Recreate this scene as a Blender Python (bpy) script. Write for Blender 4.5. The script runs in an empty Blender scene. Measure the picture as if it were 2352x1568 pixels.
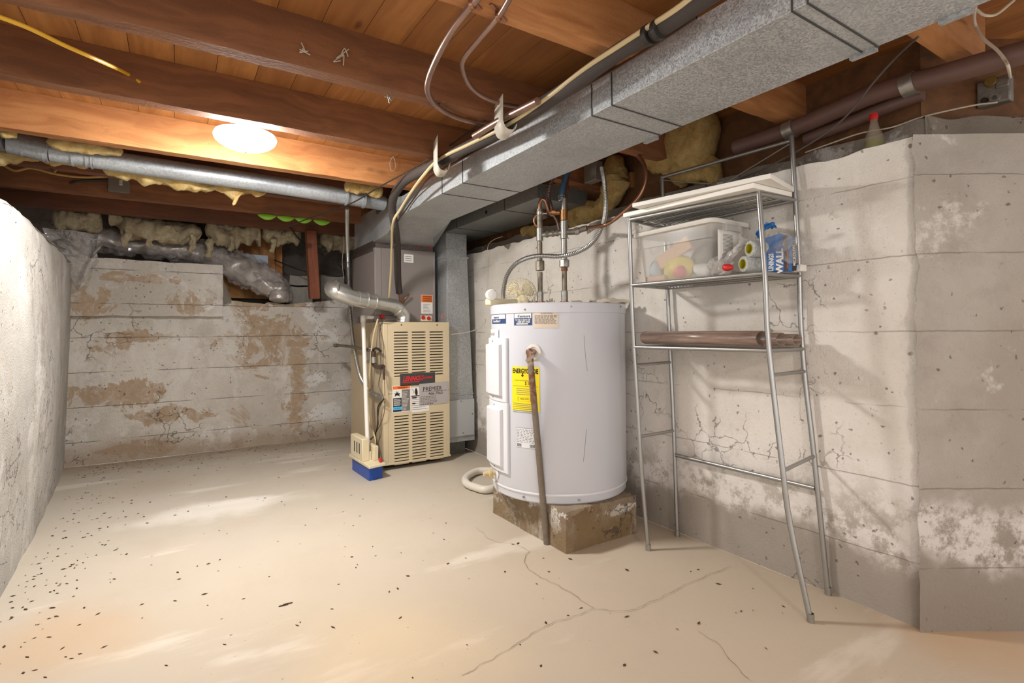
import bpy, math, random
from mathutils import Vector, Matrix, noise
SC = bpy.context.scene
COL = SC.collection
R = math.radians
# ------------------------------------------------------------ camera, light, exposure
F_PX, CXP, CYP = 1203.0, 1176.0, 746.4
YAW, PITCH, ROLL = R(32.8), R(.6), R(.43)
CAMZ = 1.1
_f0 = Vector((math.sin(YAW), math.cos(YAW), 0)); _r0 = Vector((math.cos(YAW), -math.sin(YAW), 0)); _z = Vector((0, 0, 1))
FW = _f0*math.cos(PITCH) + _z*math.sin(PITCH); _u = _z*math.cos(PITCH) - _f0*math.sin(PITCH)
RT = _r0*math.cos(ROLL) - _u*math.sin(ROLL); UP = _u*math.cos(ROLL) + _r0*math.sin(ROLL)
cd = bpy.data.cameras.new('camera'); cam = bpy.data.objects.new('camera', cd); COL.objects.link(cam)
cd.sensor_width = 36; cd.lens = F_PX*36/2352; cd.shift_y = (CYP-784)/2352; cd.clip_start = .02
cam.matrix_world = Matrix.Translation((0, 0, CAMZ)) @ Matrix((RT, UP, -FW)).transposed().to_4x4()
SC.camera = cam
SC.view_settings.view_transform = 'Standard'; SC.view_settings.look = 'None'
SC.view_settings.exposure = 0.33; SC.view_settings.gamma = 1; SC.view_settings.use_curve_mapping = False
W = bpy.data.worlds.new('world'); SC.world = W; W.use_nodes = True
W.node_tree.nodes['Background'].inputs[0].default_value = (1.0, .97, .94, 1)
W.node_tree.nodes['Background'].inputs[1].default_value = 1.4
def lamp(name, loc, power, radius, color):
    l = bpy.data.lights.new(name, 'POINT'); l.energy = power; l.shadow_soft_size = radius; l.color = color
    o = bpy.data.objects.new(name, l); COL.objects.link(o); o.location = loc; return o
lamp('bulb_behind_camera', (.05, -1.9, 1.98), 62, .07, (1, .97, .93))
LAMP_EMIT = 245.0

def P(px, py, X=None, Y=None, Z=None):
    d = FW + RT*((px-CXP)/F_PX) + UP*((CYP-py)/F_PX)
    t = X/d.x if X is not None else (Y/d.y if Y is not None else (Z-CAMZ)/d.z)
    return Vector((0, 0, CAMZ)) + d*t

# ------------------------------------------------------------ mesh builder
def catmull(pts, n=6):
    pts = [Vector(p) for p in pts]
    if len(pts) < 3: return pts
    out = []; q = [pts[0]*2-pts[1]] + pts + [pts[-1]*2-pts[-2]]
    for i in range(1, len(q)-2):
        p0, p1, p2, p3 = q[i-1:i+3]
        for k in range(n):
            t = k/n
            out.append(.5*((2*p1)+(p2-p0)*t+(2*p0-5*p1+4*p2-p3)*t*t+(3*p1-p0-3*p2+p3)*t**3))
    out.append(pts[-1]); return out
def resample(pts, step):
    out = [pts[0]]; acc = 0
    for a, b in zip(pts, pts[1:]):
        L = (b-a).length
        if L == 0: continue
        d = step-acc
        while d <= L:
            out.append(a+(b-a)*(d/L)); d += step
        acc = (acc+L) % step
    if (out[-1]-pts[-1]).length > step*.3: out.append(pts[-1])
    return out
class MB:
    def __init__(s): s.v = []; s.f = []; s.m = []; s.mats = []
    def mi(s, mat):
        if mat not in s.mats: s.mats.append(mat)
        return s.mats.index(mat)
    def add(s, vs, fs, mat):
        n = len(s.v); s.v += [Vector(v) for v in vs]; k = s.mi(mat)
        for f in fs: s.f.append([i+n for i in f]); s.m.append(k)
        return s
    def box(s, lo, hi, mat, M=None):
        x0, y0, z0 = lo; x1, y1, z1 = hi
        v = [Vector(p) for p in ((x0,y0,z0),(x1,y0,z0),(x1,y1,z0),(x0,y1,z0),(x0,y0,z1),(x1,y0,z1),(x1,y1,z1),(x0,y1,z1))]
        if M: v = [M @ p for p in v]
        return s.add(v, [(0,3,2,1),(4,5,6,7),(0,1,5,4),(1,2,6,5),(2,3,7,6),(3,0,4,7)], mat)
    def hexa(s, v, mat):   # 4 bottom corners, 4 top corners
        return s.add(v, [(0,3,2,1),(4,5,6,7),(0,1,5,4),(1,2,6,5),(2,3,7,6),(3,0,4,7)], mat)
    def beam(s, a, b, w, h, mat, up=(0,0,1)):
        a = Vector(a); b = Vector(b); d = (b-a).normalized(); side = d.cross(Vector(up)).normalized()*w/2; u = side.cross(d).normalized()*h/2
        return s.hexa([a-side-u, a+side-u, b+side-u, b-side-u, a-side+u, a+side+u, b+side+u, b-side+u], mat)
    def tube(s, pts, r, mat, seg=12, smooth=6, step=None, cap=True, squash=1.0):
        p = catmull(pts, smooth) if smooth else [Vector(q) for q in pts]
        if step: p = resample(p, step)
        n = len(p); rf = r if callable(r) else (lambda t, i: r)
        T = []
        for i in range(n):
            T.append((p[min(i+1, n-1)]-p[max(i-1, 0)]).normalized())
        ref = Vector((0, 0, 1)) if abs(T[0].z) < .9 else Vector((1, 0, 0))
        nr = T[0].cross(ref).normalized(); vs = []; fs = []
        for i in range(n):
            nr = (nr - T[i]*nr.dot(T[i])).normalized(); bn = T[i].cross(nr); rr = rf(i/(n-1), i)
            for k in range(seg):
                a = 2*math.pi*k/seg
                vs.append(p[i]+nr*math.cos(a)*rr+bn*math.sin(a)*rr*squash)
        for i in range(n-1):
            for k in range(seg):
                k2 = (k+1) % seg
                fs.append((i*seg+k, i*seg+k2, (i+1)*seg+k2, (i+1)*seg+k))
        if cap: fs += [tuple(range(seg-1, -1, -1)), tuple((n-1)*seg+k for k in range(seg))]
        return s.add(vs, fs, mat)
    def ribbed(s, pts, r, mat, pitch=.006, seg=10):
        st = pitch/4
        pat = [-.06, .10, .22, .10]
        return s.tube(pts, lambda t, i: r*(.9+pat[i % 4]), mat, seg=seg, smooth=8, step=st)
    def lathe(s, prof, c, mat, seg=40, axis=(0,0,1), cap=False):
        q = Vector((0,0,1)).rotation_difference(Vector(axis)); c = Vector(c); vs = []; fs = []
        for (r, h) in prof:
            for k in range(seg):
                a = 2*math.pi*k/seg; vs.append(c + q @ Vector((r*math.cos(a), r*math.sin(a), h)))
        for i in range(len(prof)-1):
            for k in range(seg):
                k2 = (k+1) % seg; fs.append((i*seg+k, i*seg+k2, (i+1)*seg+k2, (i+1)*seg+k))
        if cap: fs += [tuple(range(seg-1,-1,-1)), tuple((len(prof)-1)*seg+k for k in range(seg))]
        return s.add(vs, fs, mat)
    def grid(s, fn, nu, nv, mat, closed=False):
        vs = [fn(i/nu, j/nv) for j in range(nv+1) for i in range(nu+1)]
        fs = [(j*(nu+1)+i, j*(nu+1)+i+1, (j+1)*(nu+1)+i+1, (j+1)*(nu+1)+i) for j in range(nv) for i in range(nu)]
        return s.add(vs, fs, mat)
    def text(s, txt, size, fn, mat, align='LEFT', shear=0, bold=0, xs=1.0):
        c = bpy.data.curves.new('t', 'FONT'); c.body = txt; c.size = size; c.align_x = align; c.shear = shear; c.offset = bold; c.resolution_u = 2
        o = bpy.data.objects.new('t', c); COL.objects.link(o)
        me = bpy.data.meshes.new_from_object(o.evaluated_get(bpy.context.evaluated_depsgraph_get()))
        s.add([fn(v.co.x*xs, v.co.y) for v in me.vertices], [tuple(p.vertices) for p in me.polygons], mat)
        bpy.data.objects.remove(o); bpy.data.curves.remove(c); bpy.data.meshes.remove(me); return s
    def build(s, name, parent=None, bevel=0, origin=None, sharp=35, subsurf=0):
        me = bpy.data.meshes.new(name)
        if parent is not None: org = Vector(parent['_o'])
        elif origin is not None: org = Vector(origin)
        else:
            lo = [min(v[i] for v in s.v) for i in range(3)]; hi = [max(v[i] for v in s.v) for i in range(3)]
            org = Vector(((lo[0]+hi[0])/2, (lo[1]+hi[1])/2, lo[2]))
        me.from_pydata([v-org for v in s.v], [], s.f)
        for m in s.mats: me.materials.append(m)
        me.polygons.foreach_set('material_index', s.m)
        me.polygons.foreach_set('use_smooth', [True]*len(s.f)); me.update()
        me.set_sharp_from_angle(angle=R(sharp))
        o = bpy.data.objects.new(name, me); COL.objects.link(o)
        o['_o'] = list(org)
        if parent is not None: o.parent = parent
        else: o.location = org
        if bevel:
            b = o.modifiers.new('bevel', 'BEVEL'); b.width = bevel; b.segments = 2; b.limit_method = 'ANGLE'; b.angle_limit = R(40)
        if subsurf:
            b = o.modifiers.new('sub', 'SUBSURF'); b.levels = subsurf; b.render_levels = subsurf
        return o
def thing(name, label, cat, loc, group=None):
    o = bpy.data.objects.new(name, None); COL.objects.link(o); o.location = loc; o['_o'] = list(loc); o.empty_display_size = .1
    o['label'] = label; o['category'] = cat
    if group: o['group'] = group
    return o
def tag(o, label, cat, group=None, kind=None):
    o['label'] = label; o['category'] = cat
    if group: o['group'] = group
    if kind: o['kind'] = kind
    return o
def struct(o): o['kind'] = 'structure'; return o
def rough(p, amp, sc, seed=0, octs=3):
    return noise.fractal(Vector(p)*sc + Vector((seed*7.3, seed*3.1, seed)), 1.0, 2.0, octs)*amp

# ------------------------------------------------------------ materials
class G:
    def __init__(s, name):
        s.m = bpy.data.materials.new(name); s.m.use_nodes = True; s.nt = s.m.node_tree
        s.b = s.nt.nodes['Principled BSDF']; s.tc = s.nt.nodes.new('ShaderNodeTexCoord'); s.co = s.tc.outputs['Object']
    def n(s, t, **k):
        nd = s.nt.nodes.new(t)
        for a, v in k.items(): setattr(nd, a, v)
        return nd
    def lk(s, a, b): s.nt.links.new(a, b)
    def put(s, sock, v):
        if isinstance(v, bpy.types.NodeSocket): s.lk(v, sock)
        else:
            if isinstance(v, (tuple, list)) and len(v) == 3 and sock.type == 'RGBA': v = (*v, 1)
            sock.default_value = v
    def math(s, op, a, b=0.0, c=0.0, clamp=False):
        nd = s.n('ShaderNodeMath', operation=op, use_clamp=clamp); s.put(nd.inputs[0], a); s.put(nd.inputs[1], b); s.put(nd.inputs[2], c); return nd.outputs[0]
    def vmath(s, op, a, b=(0,0,0), sc=None):
        nd = s.n('ShaderNodeVectorMath', operation=op); s.put(nd.inputs[0], a); s.put(nd.inputs[1], b)
        if sc is not None: s.put(nd.inputs['Scale'], sc)
        return nd.outputs['Value'] if op in ('LENGTH', 'DISTANCE', 'DOT_PRODUCT') else nd.outputs[0]
    def mix(s, f, a, b, mode='MIX'):
        nd = s.n('ShaderNodeMix', data_type='RGBA', blend_type=mode); s.put(nd.inputs[0], f); s.put(nd.inputs[6], a); s.put(nd.inputs[7], b); return nd.outputs[2]
    def noise(s, sc, det=4, rgh=.55, dist=0, co=None, col=False):
        nd = s.n('ShaderNodeTexNoise'); s.put(nd.inputs['Vector'], co or s.co); s.put(nd.inputs['Scale'], float(sc)); nd.inputs['Detail'].default_value = det
        nd.inputs['Roughness'].default_value = rgh; nd.inputs['Distortion'].default_value = dist
        return nd.outputs['Color'] if col else nd.outputs[0]
    def ramp(s, v, lo, hi, a=0.0, b=1.0):
        nd = s.n('ShaderNodeMapRange', interpolation_type='SMOOTHSTEP'); s.put(nd.inputs[0], v); nd.inputs[1].default_value = lo; nd.inputs[2].default_value = hi
        nd.inputs[3].default_value = a; nd.inputs[4].default_value = b; return nd.outputs[0]
    def map(s, sc=(1,1,1), loc=(0,0,0), rot=(0,0,0), co=None):
        nd = s.n('ShaderNodeMapping'); s.put(nd.inputs[0], co or s.co); nd.inputs[1].default_value = loc; nd.inputs[2].default_value = rot; nd.inputs[3].default_value = sc; return nd.outputs[0]
    def xyz(s, co=None):
        nd = s.n('ShaderNodeSeparateXYZ'); s.put(nd.inputs[0], co or s.co); return nd.outputs
    def bump(s, h, st=.3, dist=.01):
        nd = s.n('ShaderNodeBump'); s.put(nd.inputs['Height'], h); nd.inputs['Strength'].default_value = st; nd.inputs['Distance'].default_value = dist; s.lk(nd.outputs[0], s.b.inputs['Normal'])
    def warp(s, amt, sc, det=3, co=None):
        c = s.noise(sc, det, co=co, col=True); c = s.vmath('SUBTRACT', c, (.5,.5,.5)); c = s.vmath('SCALE', c, sc=amt); return s.vmath('ADD', co or s.co, c)
    def out(s, color=None, rough=None, metal=None, **k):
        if color is not None: s.put(s.b.inputs['Base Color'], color)
        if rough is not None: s.put(s.b.inputs['Roughness'], rough)
        if metal is not None: s.put(s.b.inputs['Metallic'], metal)
        for a, v in k.items(): s.put(s.b.inputs[a.replace('_', ' ')], v)
        return s.m
def hx(h):
    h = h.lstrip('#'); c = [int(h[i:i+2], 16)/255 for i in (0, 2, 4)]
    return tuple(x/12.92 if x <= .04045 else ((x+.055)/1.055)**2.4 for x in c)
def plain(name, h, rough=.5, metal=0, var=.08, sc=8, bump=0, bsc=60, **k):
    g = G(name); c = hx(h); n = g.noise(sc, 5)
    d = tuple(x*(1-var*2) for x in c); l = tuple(min(1, x*(1+var)) for x in c)
    if bump: g.bump(g.noise(bsc, 4), bump, .004)
    return g.out(g.mix(n, d, l), rough, metal, **k)

def wood(name, dark, light, axis='X', sc=1.0, rgh=.75, knots=True):
    g = G(name)
    s3 = (1.2, 16, 16) if axis == 'X' else ((16, 1.2, 16) if axis == 'Y' else (16, 16, 1.2))
    co = g.warp(.12, 2.2)
    oi = g.n('ShaderNodeObjectInfo'); shift = g.n('ShaderNodeCombineXYZ')
    g.lk(g.math('MULTIPLY', oi.outputs['Random'], 20.0), shift.inputs[0]); g.lk(g.math('MULTIPLY', oi.outputs['Random'], 7.0), shift.inputs[1])
    co2 = g.vmath('ADD', co, shift.outputs[0])
    st = g.map(tuple(v*sc for v in s3), co=co2)
    n1 = g.noise(1.0, 6, .6, .5, co=st); n2 = g.noise(5.0, 3, .7, co=st)
    c = g.mix(g.ramp(n1, .3, .7), hx(dark), hx(light))
    c = g.mix(g.ramp(n2, .55, .8, 0, .35), c, tuple(x*.55 for x in hx(dark)))
    c = g.mix(g.ramp(g.noise(1.6, 3, co=co2), .35, .7, 0, .35), c, tuple(x*.6 for x in hx(dark)))
    if knots:
        v = g.n('ShaderNodeTexVoronoi'); g.lk(g.map((.9, 3.2, 3.2) if axis == 'X' else (3.2, .9, 3.2), co=g.warp(.05, 8, co=co2)), v.inputs['Vector']); v.inputs['Scale'].default_value = 1.0
        c = g.mix(g.ramp(v.outputs['Distance'], .05, .13, .75, 0), c, tuple(x*.3 for x in hx(dark)))
    g.bump(g.math('ADD', n2, g.noise(90, 3)), .35, .003)
    return g.out(c, rgh)

def concrete(name, base='#cfcbc4', second='#b6afa6', brown='#a98f72', stain=.5, lines=None, effl=None, patches=(), whites=(), rghb=.5, pits=.5, damp=True, axes=(0, 2), lowbrown='#9c8872', streak=0):
    g = G(name); co = g.warp(.10, 5, 4)
    x = g.xyz(); wx = g.xyz(co)
    n1 = g.noise(1.3, 8, .6); c = g.mix(g.ramp(n1, .35, .68), hx(base), hx(second))
    c = g.mix(g.ramp(g.noise(5, 8, .65), .48, .72, 0, .45), c, tuple(v*.82 for v in hx(second)))
    # whitewash flakes
    c = g.mix(g.ramp(g.noise(2.3, 10, .72, .15), .57, .64, 0, .45), c, hx('#e4e1dc'))
    if stain: c = g.mix(g.ramp(g.noise(1.7, 9, .68, .8, co=g.map(loc=(4, 2, 9))), .60, .645, 0, stain), c, hx(brown))
    def ell(items):
        m = None
        for (a, z, ra, rz) in items:
            dx = g.math('DIVIDE', g.math('SUBTRACT', wx[axes[0]], a), ra); dz = g.math('DIVIDE', g.math('SUBTRACT', wx[2], z), rz)
            d = g.math('SQRT', g.math('ADD', g.math('MULTIPLY', dx, dx), g.math('MULTIPLY', dz, dz)))
            d = g.math('ADD', d, g.math('MULTIPLY', g.math('SUBTRACT', g.noise(4.5, 10, .72, .6), .5), 7.0))
            k = g.ramp(d, .85, 1.0, 1, 0); m = k if m is None else g.math('MAXIMUM', m, k)
        return m
    if whites: c = g.mix(g.math('MULTIPLY', ell(whites), .85), c, hx('#e3e1de'))
    if patches: c = g.mix(g.math('MULTIPLY', ell(patches), g.ramp(g.noise(14, 6, .7), .25, .55, .35, .85)), c, hx(brown))
    if damp:
        zz = g.math('ADD', x[2], g.math('MULTIPLY', g.math('SUBTRACT', g.noise(2.5, 6, .7), .5), .35))
        c = g.mix(g.ramp(zz, .06, .26, .75, 0), c, hx(lowbrown))
    if effl:
        zz = g.math('ADD', x[2], g.math('MULTIPLY', g.math('SUBTRACT', g.noise(1.2, 5, .7), .5), .5))
        band = g.math('MULTIPLY', g.ramp(zz, effl[0]-.09, effl[0]), g.ramp(zz, effl[1], effl[1]+.10, 1, 0))
        band = g.math('MULTIPLY', band, g.ramp(g.noise(9, 9, .75), .40, .54))
        c = g.mix(g.math('MULTIPLY', band, .65), c, hx('#e6e2de'))
        low = g.ramp(zz, effl[0]-.12, effl[0]+.32, .85, 0); c = g.mix(g.math('MULTIPLY', low, g.math('SUBTRACT', 1.0, g.math('MULTIPLY', band, .9))), c, hx('#8b8277'))
    c = g.mix(g.ramp(g.noise(75, 4, .8), .60, .70, 0, .45), c, hx('#7d7268'))
    h = g.math('ADD', g.noise(16, 8, .7), g.math('MULTIPLY', g.noise(130, 3), .5))
    if streak:
        sn = g.noise(1.0, 9, .7, .3, co=g.map((4, 4, 1.1), co=g.warp(.15, 6, 5)))
        sm = g.math('MULTIPLY', g.ramp(sn, .53, .60), g.ramp(g.noise(28, 8, .8), .42, .58))
        c = g.mix(g.math('MULTIPLY', sm, streak), c, hx('#7a6a58'))
        c = g.mix(g.math('MULTIPLY', g.ramp(g.noise(1.0, 8, .7, .3, co=g.map((4, 4, 1.2), (5, 3, 1), co=g.warp(.15, 6, 5))), .54, .64), .4), c, hx('#dedcd8'))
    # hairline cracks
    v = g.n('ShaderNodeTexVoronoi', feature='DISTANCE_TO_EDGE'); g.lk(g.warp(.25, 7, 6), v.inputs['Vector']); v.inputs['Scale'].default_value = 5.5
    ck = g.math('MULTIPLY', g.ramp(v.outputs['Distance'], .004, .02, 1, 0), g.ramp(g.noise(2.1, 4), .54, .62))
    c = g.mix(g.math('MULTIPLY', ck, .65), c, hx('#5d5046')); h = g.math('SUBTRACT', h, g.math('MULTIPLY', ck, .8))
    if lines:
        z0, st = lines
        zz = g.math('ADD', x[2], g.math('MULTIPLY', g.math('SUBTRACT', g.noise(4, 6, .7), .5), .025))
        k = g.math('ABSOLUTE', g.math('SUBTRACT', g.math('FRACT', g.math('DIVIDE', g.math('SUBTRACT', zz, z0), st)), .5))
        ln = g.math('MULTIPLY', g.ramp(k, .0, .012, 1, 0), g.ramp(g.noise(3.5, 3), .38, .55))
        c = g.mix(g.math('MULTIPLY', ln, .42), c, hx('#6b5f54')); h = g.math('SUBTRACT', h, ln)
    pv = g.n('ShaderNodeTexVoronoi'); g.lk(g.warp(.03, 40), pv.inputs['Vector']); pv.inputs['Scale'].default_value = 22; pv.inputs['Randomness'].default_value = 1
    pm = g.math('MULTIPLY', g.ramp(pv.outputs['Distance'], .07, .16, 1, 0), g.ramp(g.noise(6, 3, co=g.map(loc=(8, 1, 3))), .42, .56))
    c = g.mix(g.math('MULTIPLY', pm, pits), c, hx('#5a5048')); h = g.math('SUBTRACT', h, pm)
    g.bump(h, rghb, .012)
    return g.out(c, .9)

def galv(name, base='#a9adb0', dark='#7d8286', rough=.42, metal=.45, sc=150, st=(1, 1, 1)):
    g = G(name); v = g.n('ShaderNodeTexVoronoi'); g.lk(g.map(st, co=g.warp(.02, 30)), v.inputs['Vector']); v.inputs['Scale'].default_value = sc
    cc = g.xyz(v.outputs['Color'])[0]
    c = g.mix(cc, hx(dark), hx(base)); c = g.mix(g.ramp(g.noise(3, 5), .4, .75, 0, .35), c, hx('#6f7274'))
    return g.out(c, g.math('ADD', g.math('MULTIPLY', cc, .25), rough-.1), metal)

M = {}
M['wall_right'] = concrete('painted_concrete_right', '#e3ded6', '#cfc8be', stain=0, lines=(.087, .2855), effl=(.24, .50), damp=False, axes=(1, 2), pits=.7)
M['wall_corner'] = concrete('painted_concrete_corner_shaded', '#aca69d', '#999186', stain=0, lines=(.087, .2855), effl=(.30, .42), damp=True, pits=.8, lowbrown='#7d6650')  # darker copy of the right wall paint; shade of the unlit corner in its colour
M['wall_left'] = concrete('limewashed_concrete_left', '#bebbb5', '#aaa69f', stain=.3, damp=False, pits=.8, streak=.4, rghb=.8, axes=(1, 2))
_bw = [(P(x, y, Y=5.62), rx, rz) for x, y, rx, rz in ((205, 705, .16, .11), (245, 800, .15, .06), (330, 770, .25, .035), (300, 905, .33, .09), (400, 950, .25, .05), (445, 708, .13, .06), (300, 640, .35, .04), (610, 780, .32, .26), (330, 1030, .22, .05), (680, 900, .09, .5), (600, 690, .5, .12))]
_ww = [(P(x, y, Y=5.62), rx, rz) for x, y, rx, rz in ((735, 720, .22, .20), (730, 870, .16, .08), (750, 950, .2, .1), (350, 640, .2, .03), (485, 705, .1, .06), (540, 1000, .22, .05))]
M['wall_back'] = concrete('peeling_plaster_back', '#d3cdc4', '#bdb6ac', stain=.55, patches=[(p.x, p.z, a, b) for p, a, b in _bw], whites=[(p.x, p.z, a, b) for p, a, b in _ww], lines=(.05, .29), damp=True, rghb=.9, streak=.18)
M['ledge_stone'] = concrete('rough_ledge', '#978c7e', '#7b7064', stain=.3, damp=False, rghb=1.0)
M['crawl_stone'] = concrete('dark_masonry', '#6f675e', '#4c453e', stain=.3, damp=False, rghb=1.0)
M['pad'] = concrete('stained_pad_concrete', '#b3a692', '#8d7c66', '#74593c', stain=.7, damp=True, rghb=1.0, lowbrown='#86714f', patches=[(-.1, .06, .22, .12), (.2, .06, .1, .05)], whites=[(.1, .15, .12, .03), (-.24, .1, .04, .1)], streak=.6)
def floor_mat():
    g = G('sealed_concrete_floor'); x = g.xyz()
    n = g.noise(.9, 6, .6); far = g.math('MULTIPLY', g.ramp(g.math('ADD', x[1], g.math('MULTIPLY', x[0], -.35)), .8, 4.6), .75)
    k = g.math('ADD', far, g.math('MULTIPLY', g.math('SUBTRACT', n, .5), .9), clamp=True)
    c = g.mix(k, hx('#c4b7a3'), hx('#bdb6ab'))
    c = g.mix(g.ramp(g.noise(2.2, 8, .65, co=g.map((1, 1.0, 1), (3, 1, 0))), .5, .75, 0, .4), c, hx('#b8aa97'))
    c = g.mix(g.ramp(g.noise(1.4, 8, .6, co=g.map((.45, 1.6, 1), (9, 4, 0))), .56, .64, 0, .4), c, hx('#ebe4d8'))
    for (px, py, r_, col, am) in ((130, 1470, .40, '#c79c6a', .32), (900, 1500, .5, '#dcc6a2', .5), (330, 1120, .4, '#b3a592', .5), (2200, 1450, .35, '#cba67c', .5)):
        p = P(px, py, Z=0); d = g.vmath('DISTANCE', g.warp(.4, 2.5, 5), tuple(p)); c = g.mix(g.ramp(d, r_*.2, r_, am, 0), c, hx(col))
    p = P(500, 1170, Z=0)
    d = g.vmath('DISTANCE', g.map((.6, 1.6, 1), co=g.warp(.4, 4, 5)), (p.x*.6, p.y*1.6, 0)); c = g.mix(g.ramp(d, .12, .38, .55, 0), c, hx('#efebe2'))
    # browner, darker edge towards the back wall
    c = g.mix(g.ramp(g.math('ADD', x[1], g.math('MULTIPLY', g.noise(3, 5), .5)), 5.3, 5.85, 0, .7), c, hx('#96856f'))
    sp = g.n('ShaderNodeTexVoronoi'); g.lk(g.warp(.02, 50), sp.inputs['Vector']); sp.inputs['Scale'].default_value = 9
    c = g.mix(g.math('MULTIPLY', g.ramp(sp.outputs['Distance'], .02, .06, .6, 0), g.ramp(g.noise(3, 2), .5, .6)), c, hx('#6d5a47'))
    sp = g.n('ShaderNodeTexVoronoi'); g.lk(g.warp(.01, 50, co=g.map(loc=(3.3, 1.7, 0))), sp.inputs['Vector']); sp.inputs['Scale'].default_value = 24
    c = g.mix(g.math('MULTIPLY', g.ramp(sp.outputs['Distance'], .04, .1, .5, 0), g.ramp(g.noise(4, 2, co=g.map(loc=(1, 5, 0))), .5, .6)), c, hx('#a08a70'))
    g.bump(g.math('ADD', g.noise(8, 6), g.math('MULTIPLY', g.noise(90, 3), .25)), .18, .01)
    return g.out(c, g.ramp(g.noise(3, 5), .3, .7, .45, .7), Specular_IOR_Level=.3)
M['floor'] = floor_mat()
M['joist'] = wood('old_red_fir', '#744a2d', '#96633e')
M['joist_front'] = wood('brown_fir', '#6c452d', '#87583a')
M['joist_orange_lit'] = wood('orange_fir_lamplit', '#a2683a', '#c68d57')  # lamplight on the joist behind the lamp put into colour; right-hand joists share it
M['joist_dark'] = wood('dark_red_fir', '#5f3a26', '#794c33')
M['rim_wood'] = wood('rim_board_wood', '#5d3d20', '#7b5230')
M['post'] = wood('red_post_wood', '#6b3823', '#8a4e33', 'Z')
M['board_wood'] = wood('raw_board', '#93602f', '#b9854a', 'Z')
def sub_mat():
    g = G('subfloor_planks'); x = g.xyz(); idx = g.math('FLOOR', g.math('DIVIDE', x[0], .1528))
    wn = g.n('ShaderNodeTexWhiteNoise', noise_dimensions='1D'); g.lk(idx, wn.inputs['W'])
    sh = g.n('ShaderNodeCombineXYZ'); g.lk(g.math('MULTIPLY', idx, 3.7), sh.inputs[1])
    co = g.map((18, 1.3, 18), co=g.vmath('ADD', g.warp(.05, 3), sh.outputs[0]))
    n1 = g.noise(1, 6, .6, .4, co=co); c = g.mix(g.ramp(n1, .3, .72), hx('#9a6230'), hx('#bf8448'))
    c = g.mix(g.math('MULTIPLY', wn.outputs[0], .5), c, hx('#87552c'))
    v = g.n('ShaderNodeTexVoronoi'); g.lk(g.map((5, 1.8, 1), co=g.vmath('ADD', g.warp(.04, 9), sh.outputs[0])), v.inputs['Vector']); v.inputs['Scale'].default_value = 1
    c = g.mix(g.ramp(v.outputs['Distance'], .04, .10, .8, 0), c, hx('#4d2a14'))
    c = g.mix(g.ramp(g.noise(1.5, 4), .45, .75, 0, .5), c, hx('#7c4c26'))
    g.bump(n1, .2, .003); return g.out(c, .7)
M['subfloor'] = sub_mat()
M['galv'] = galv('galvanised_sheet', '#c0c3c4', '#9a9ea0')
M['galv_pipe'] = galv('galvanised_round_pipe', '#b2b7bb', '#999ea3', sc=130)
M['galv_dark'] = galv('dull_galvanised', '#8b8c8a', '#6c6d6b', rough=.55, metal=.6)
M['seam'] = plain('duct_seam', '#4a4b4a', .6, .4)
M['alu'] = plain('brushed_aluminium_vent', '#d3d3cf', .3, .85, sc=20)
M['steel'] = plain('satin_steel_tube', '#a9a9a7', .33, .85, sc=12)
M['chromed'] = plain('zinc_fitting', '#a7a49c', .4, .75, sc=40, var=.25, bump=.3)
M['rusty'] = plain('rusty_zinc_pipe', '#8d8374', .5, .6, sc=25, var=.4, bump=.4)
M['rust'] = plain('rust', '#8a5a38', .8, .2, sc=40, var=.4, bump=.4)
M['flex'] = plain('flexible_steel_conduit', '#b5b5b2', .3, .9)
M['copper'] = plain('aged_copper', '#a87a60', .35, .85, sc=18, var=.3)
M['copper_pale'] = plain('tarnished_copper', '#a98a7c', .35, .8, sc=10, var=.3)
M['copper_dark'] = plain('dark_copper', '#6d5850', .4, .8, sc=14, var=.3)
M['brass'] = plain('brass_fitting', '#a8764d', .4, .8, sc=40, var=.25)
M['foam_black'] = plain('grey_pipe_foam', '#413a37', .8, 0, sc=30, bump=.2)
M['brown_pipe'] = plain('brown_pipe_wrap', '#6a5048', .5, 0, sc=10)
M['cable_beige'] = plain('beige_cable', '#cbb88d', .5)
M['cable_yellow'] = plain('yellow_cable', '#e0ae2c', .45)
M['cable_cream'] = plain('cream_cable', '#c9a766', .5)
M['cable_black'] = plain('black_cable', '#26221f', .5)
M['cable_grey'] = plain('grey_cable', '#57514c', .5)
M['wire_brown'] = plain('brown_wire', '#6a4f36', .5)
M['white_wire'] = plain('dirty_white_wire', '#c9bfae', .6)
M['tan'] = plain('furnace_tan_enamel', '#cfbf9f', .38, 0, var=.03)
M['tan_dark'] = plain('furnace_side_tan', '#bcab8d', .42, 0, var=.05)
M['black_in'] = plain('dark_interior', '#17130f', .9)
M['slot_dark'] = plain('slot_dark', '#2a241d', .9)
M['coil_grey'] = plain('grey_coil_enamel', '#8f8783', .38, .15, var=.03)
M['foil_red'] = plain('foil_tape_red_print', '#8c7f7d', .25, .7, sc=60, var=.4, bump=.6)
M['red'] = plain('red_plastic', '#c8221f', .4)
M['red_print'] = plain('red_print', '#e0262a', .5)
M['white'] = plain('white_plastic', '#e9e7e1', .4, var=.03)
M['pvc'] = plain('white_pvc', '#e6e2d9', .35, var=.04)
M['tank_white'] = plain('white_tank_enamel', '#cdd0d8', .3, 0, var=.015, sc=2)
M['tank_panel'] = plain('white_access_panel', '#dcdee3', .35, 0, var=.015)
M['sil'] = plain('escutcheon', '#e2dfd6', .4)
M['paper'] = plain('label_paper', '#e6e4df', .6, var=.03)
M['grey_label'] = plain('grey_sticker', '#b0aaa8', .5, var=.04)
M['yellow'] = plain('energy_label_yellow', '#f3dc17', .5, var=.02)
M['blackp'] = plain('black_print', '#1d1a18', .5)
M['greyp'] = plain('grey_print', '#77726e', .6)
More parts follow.
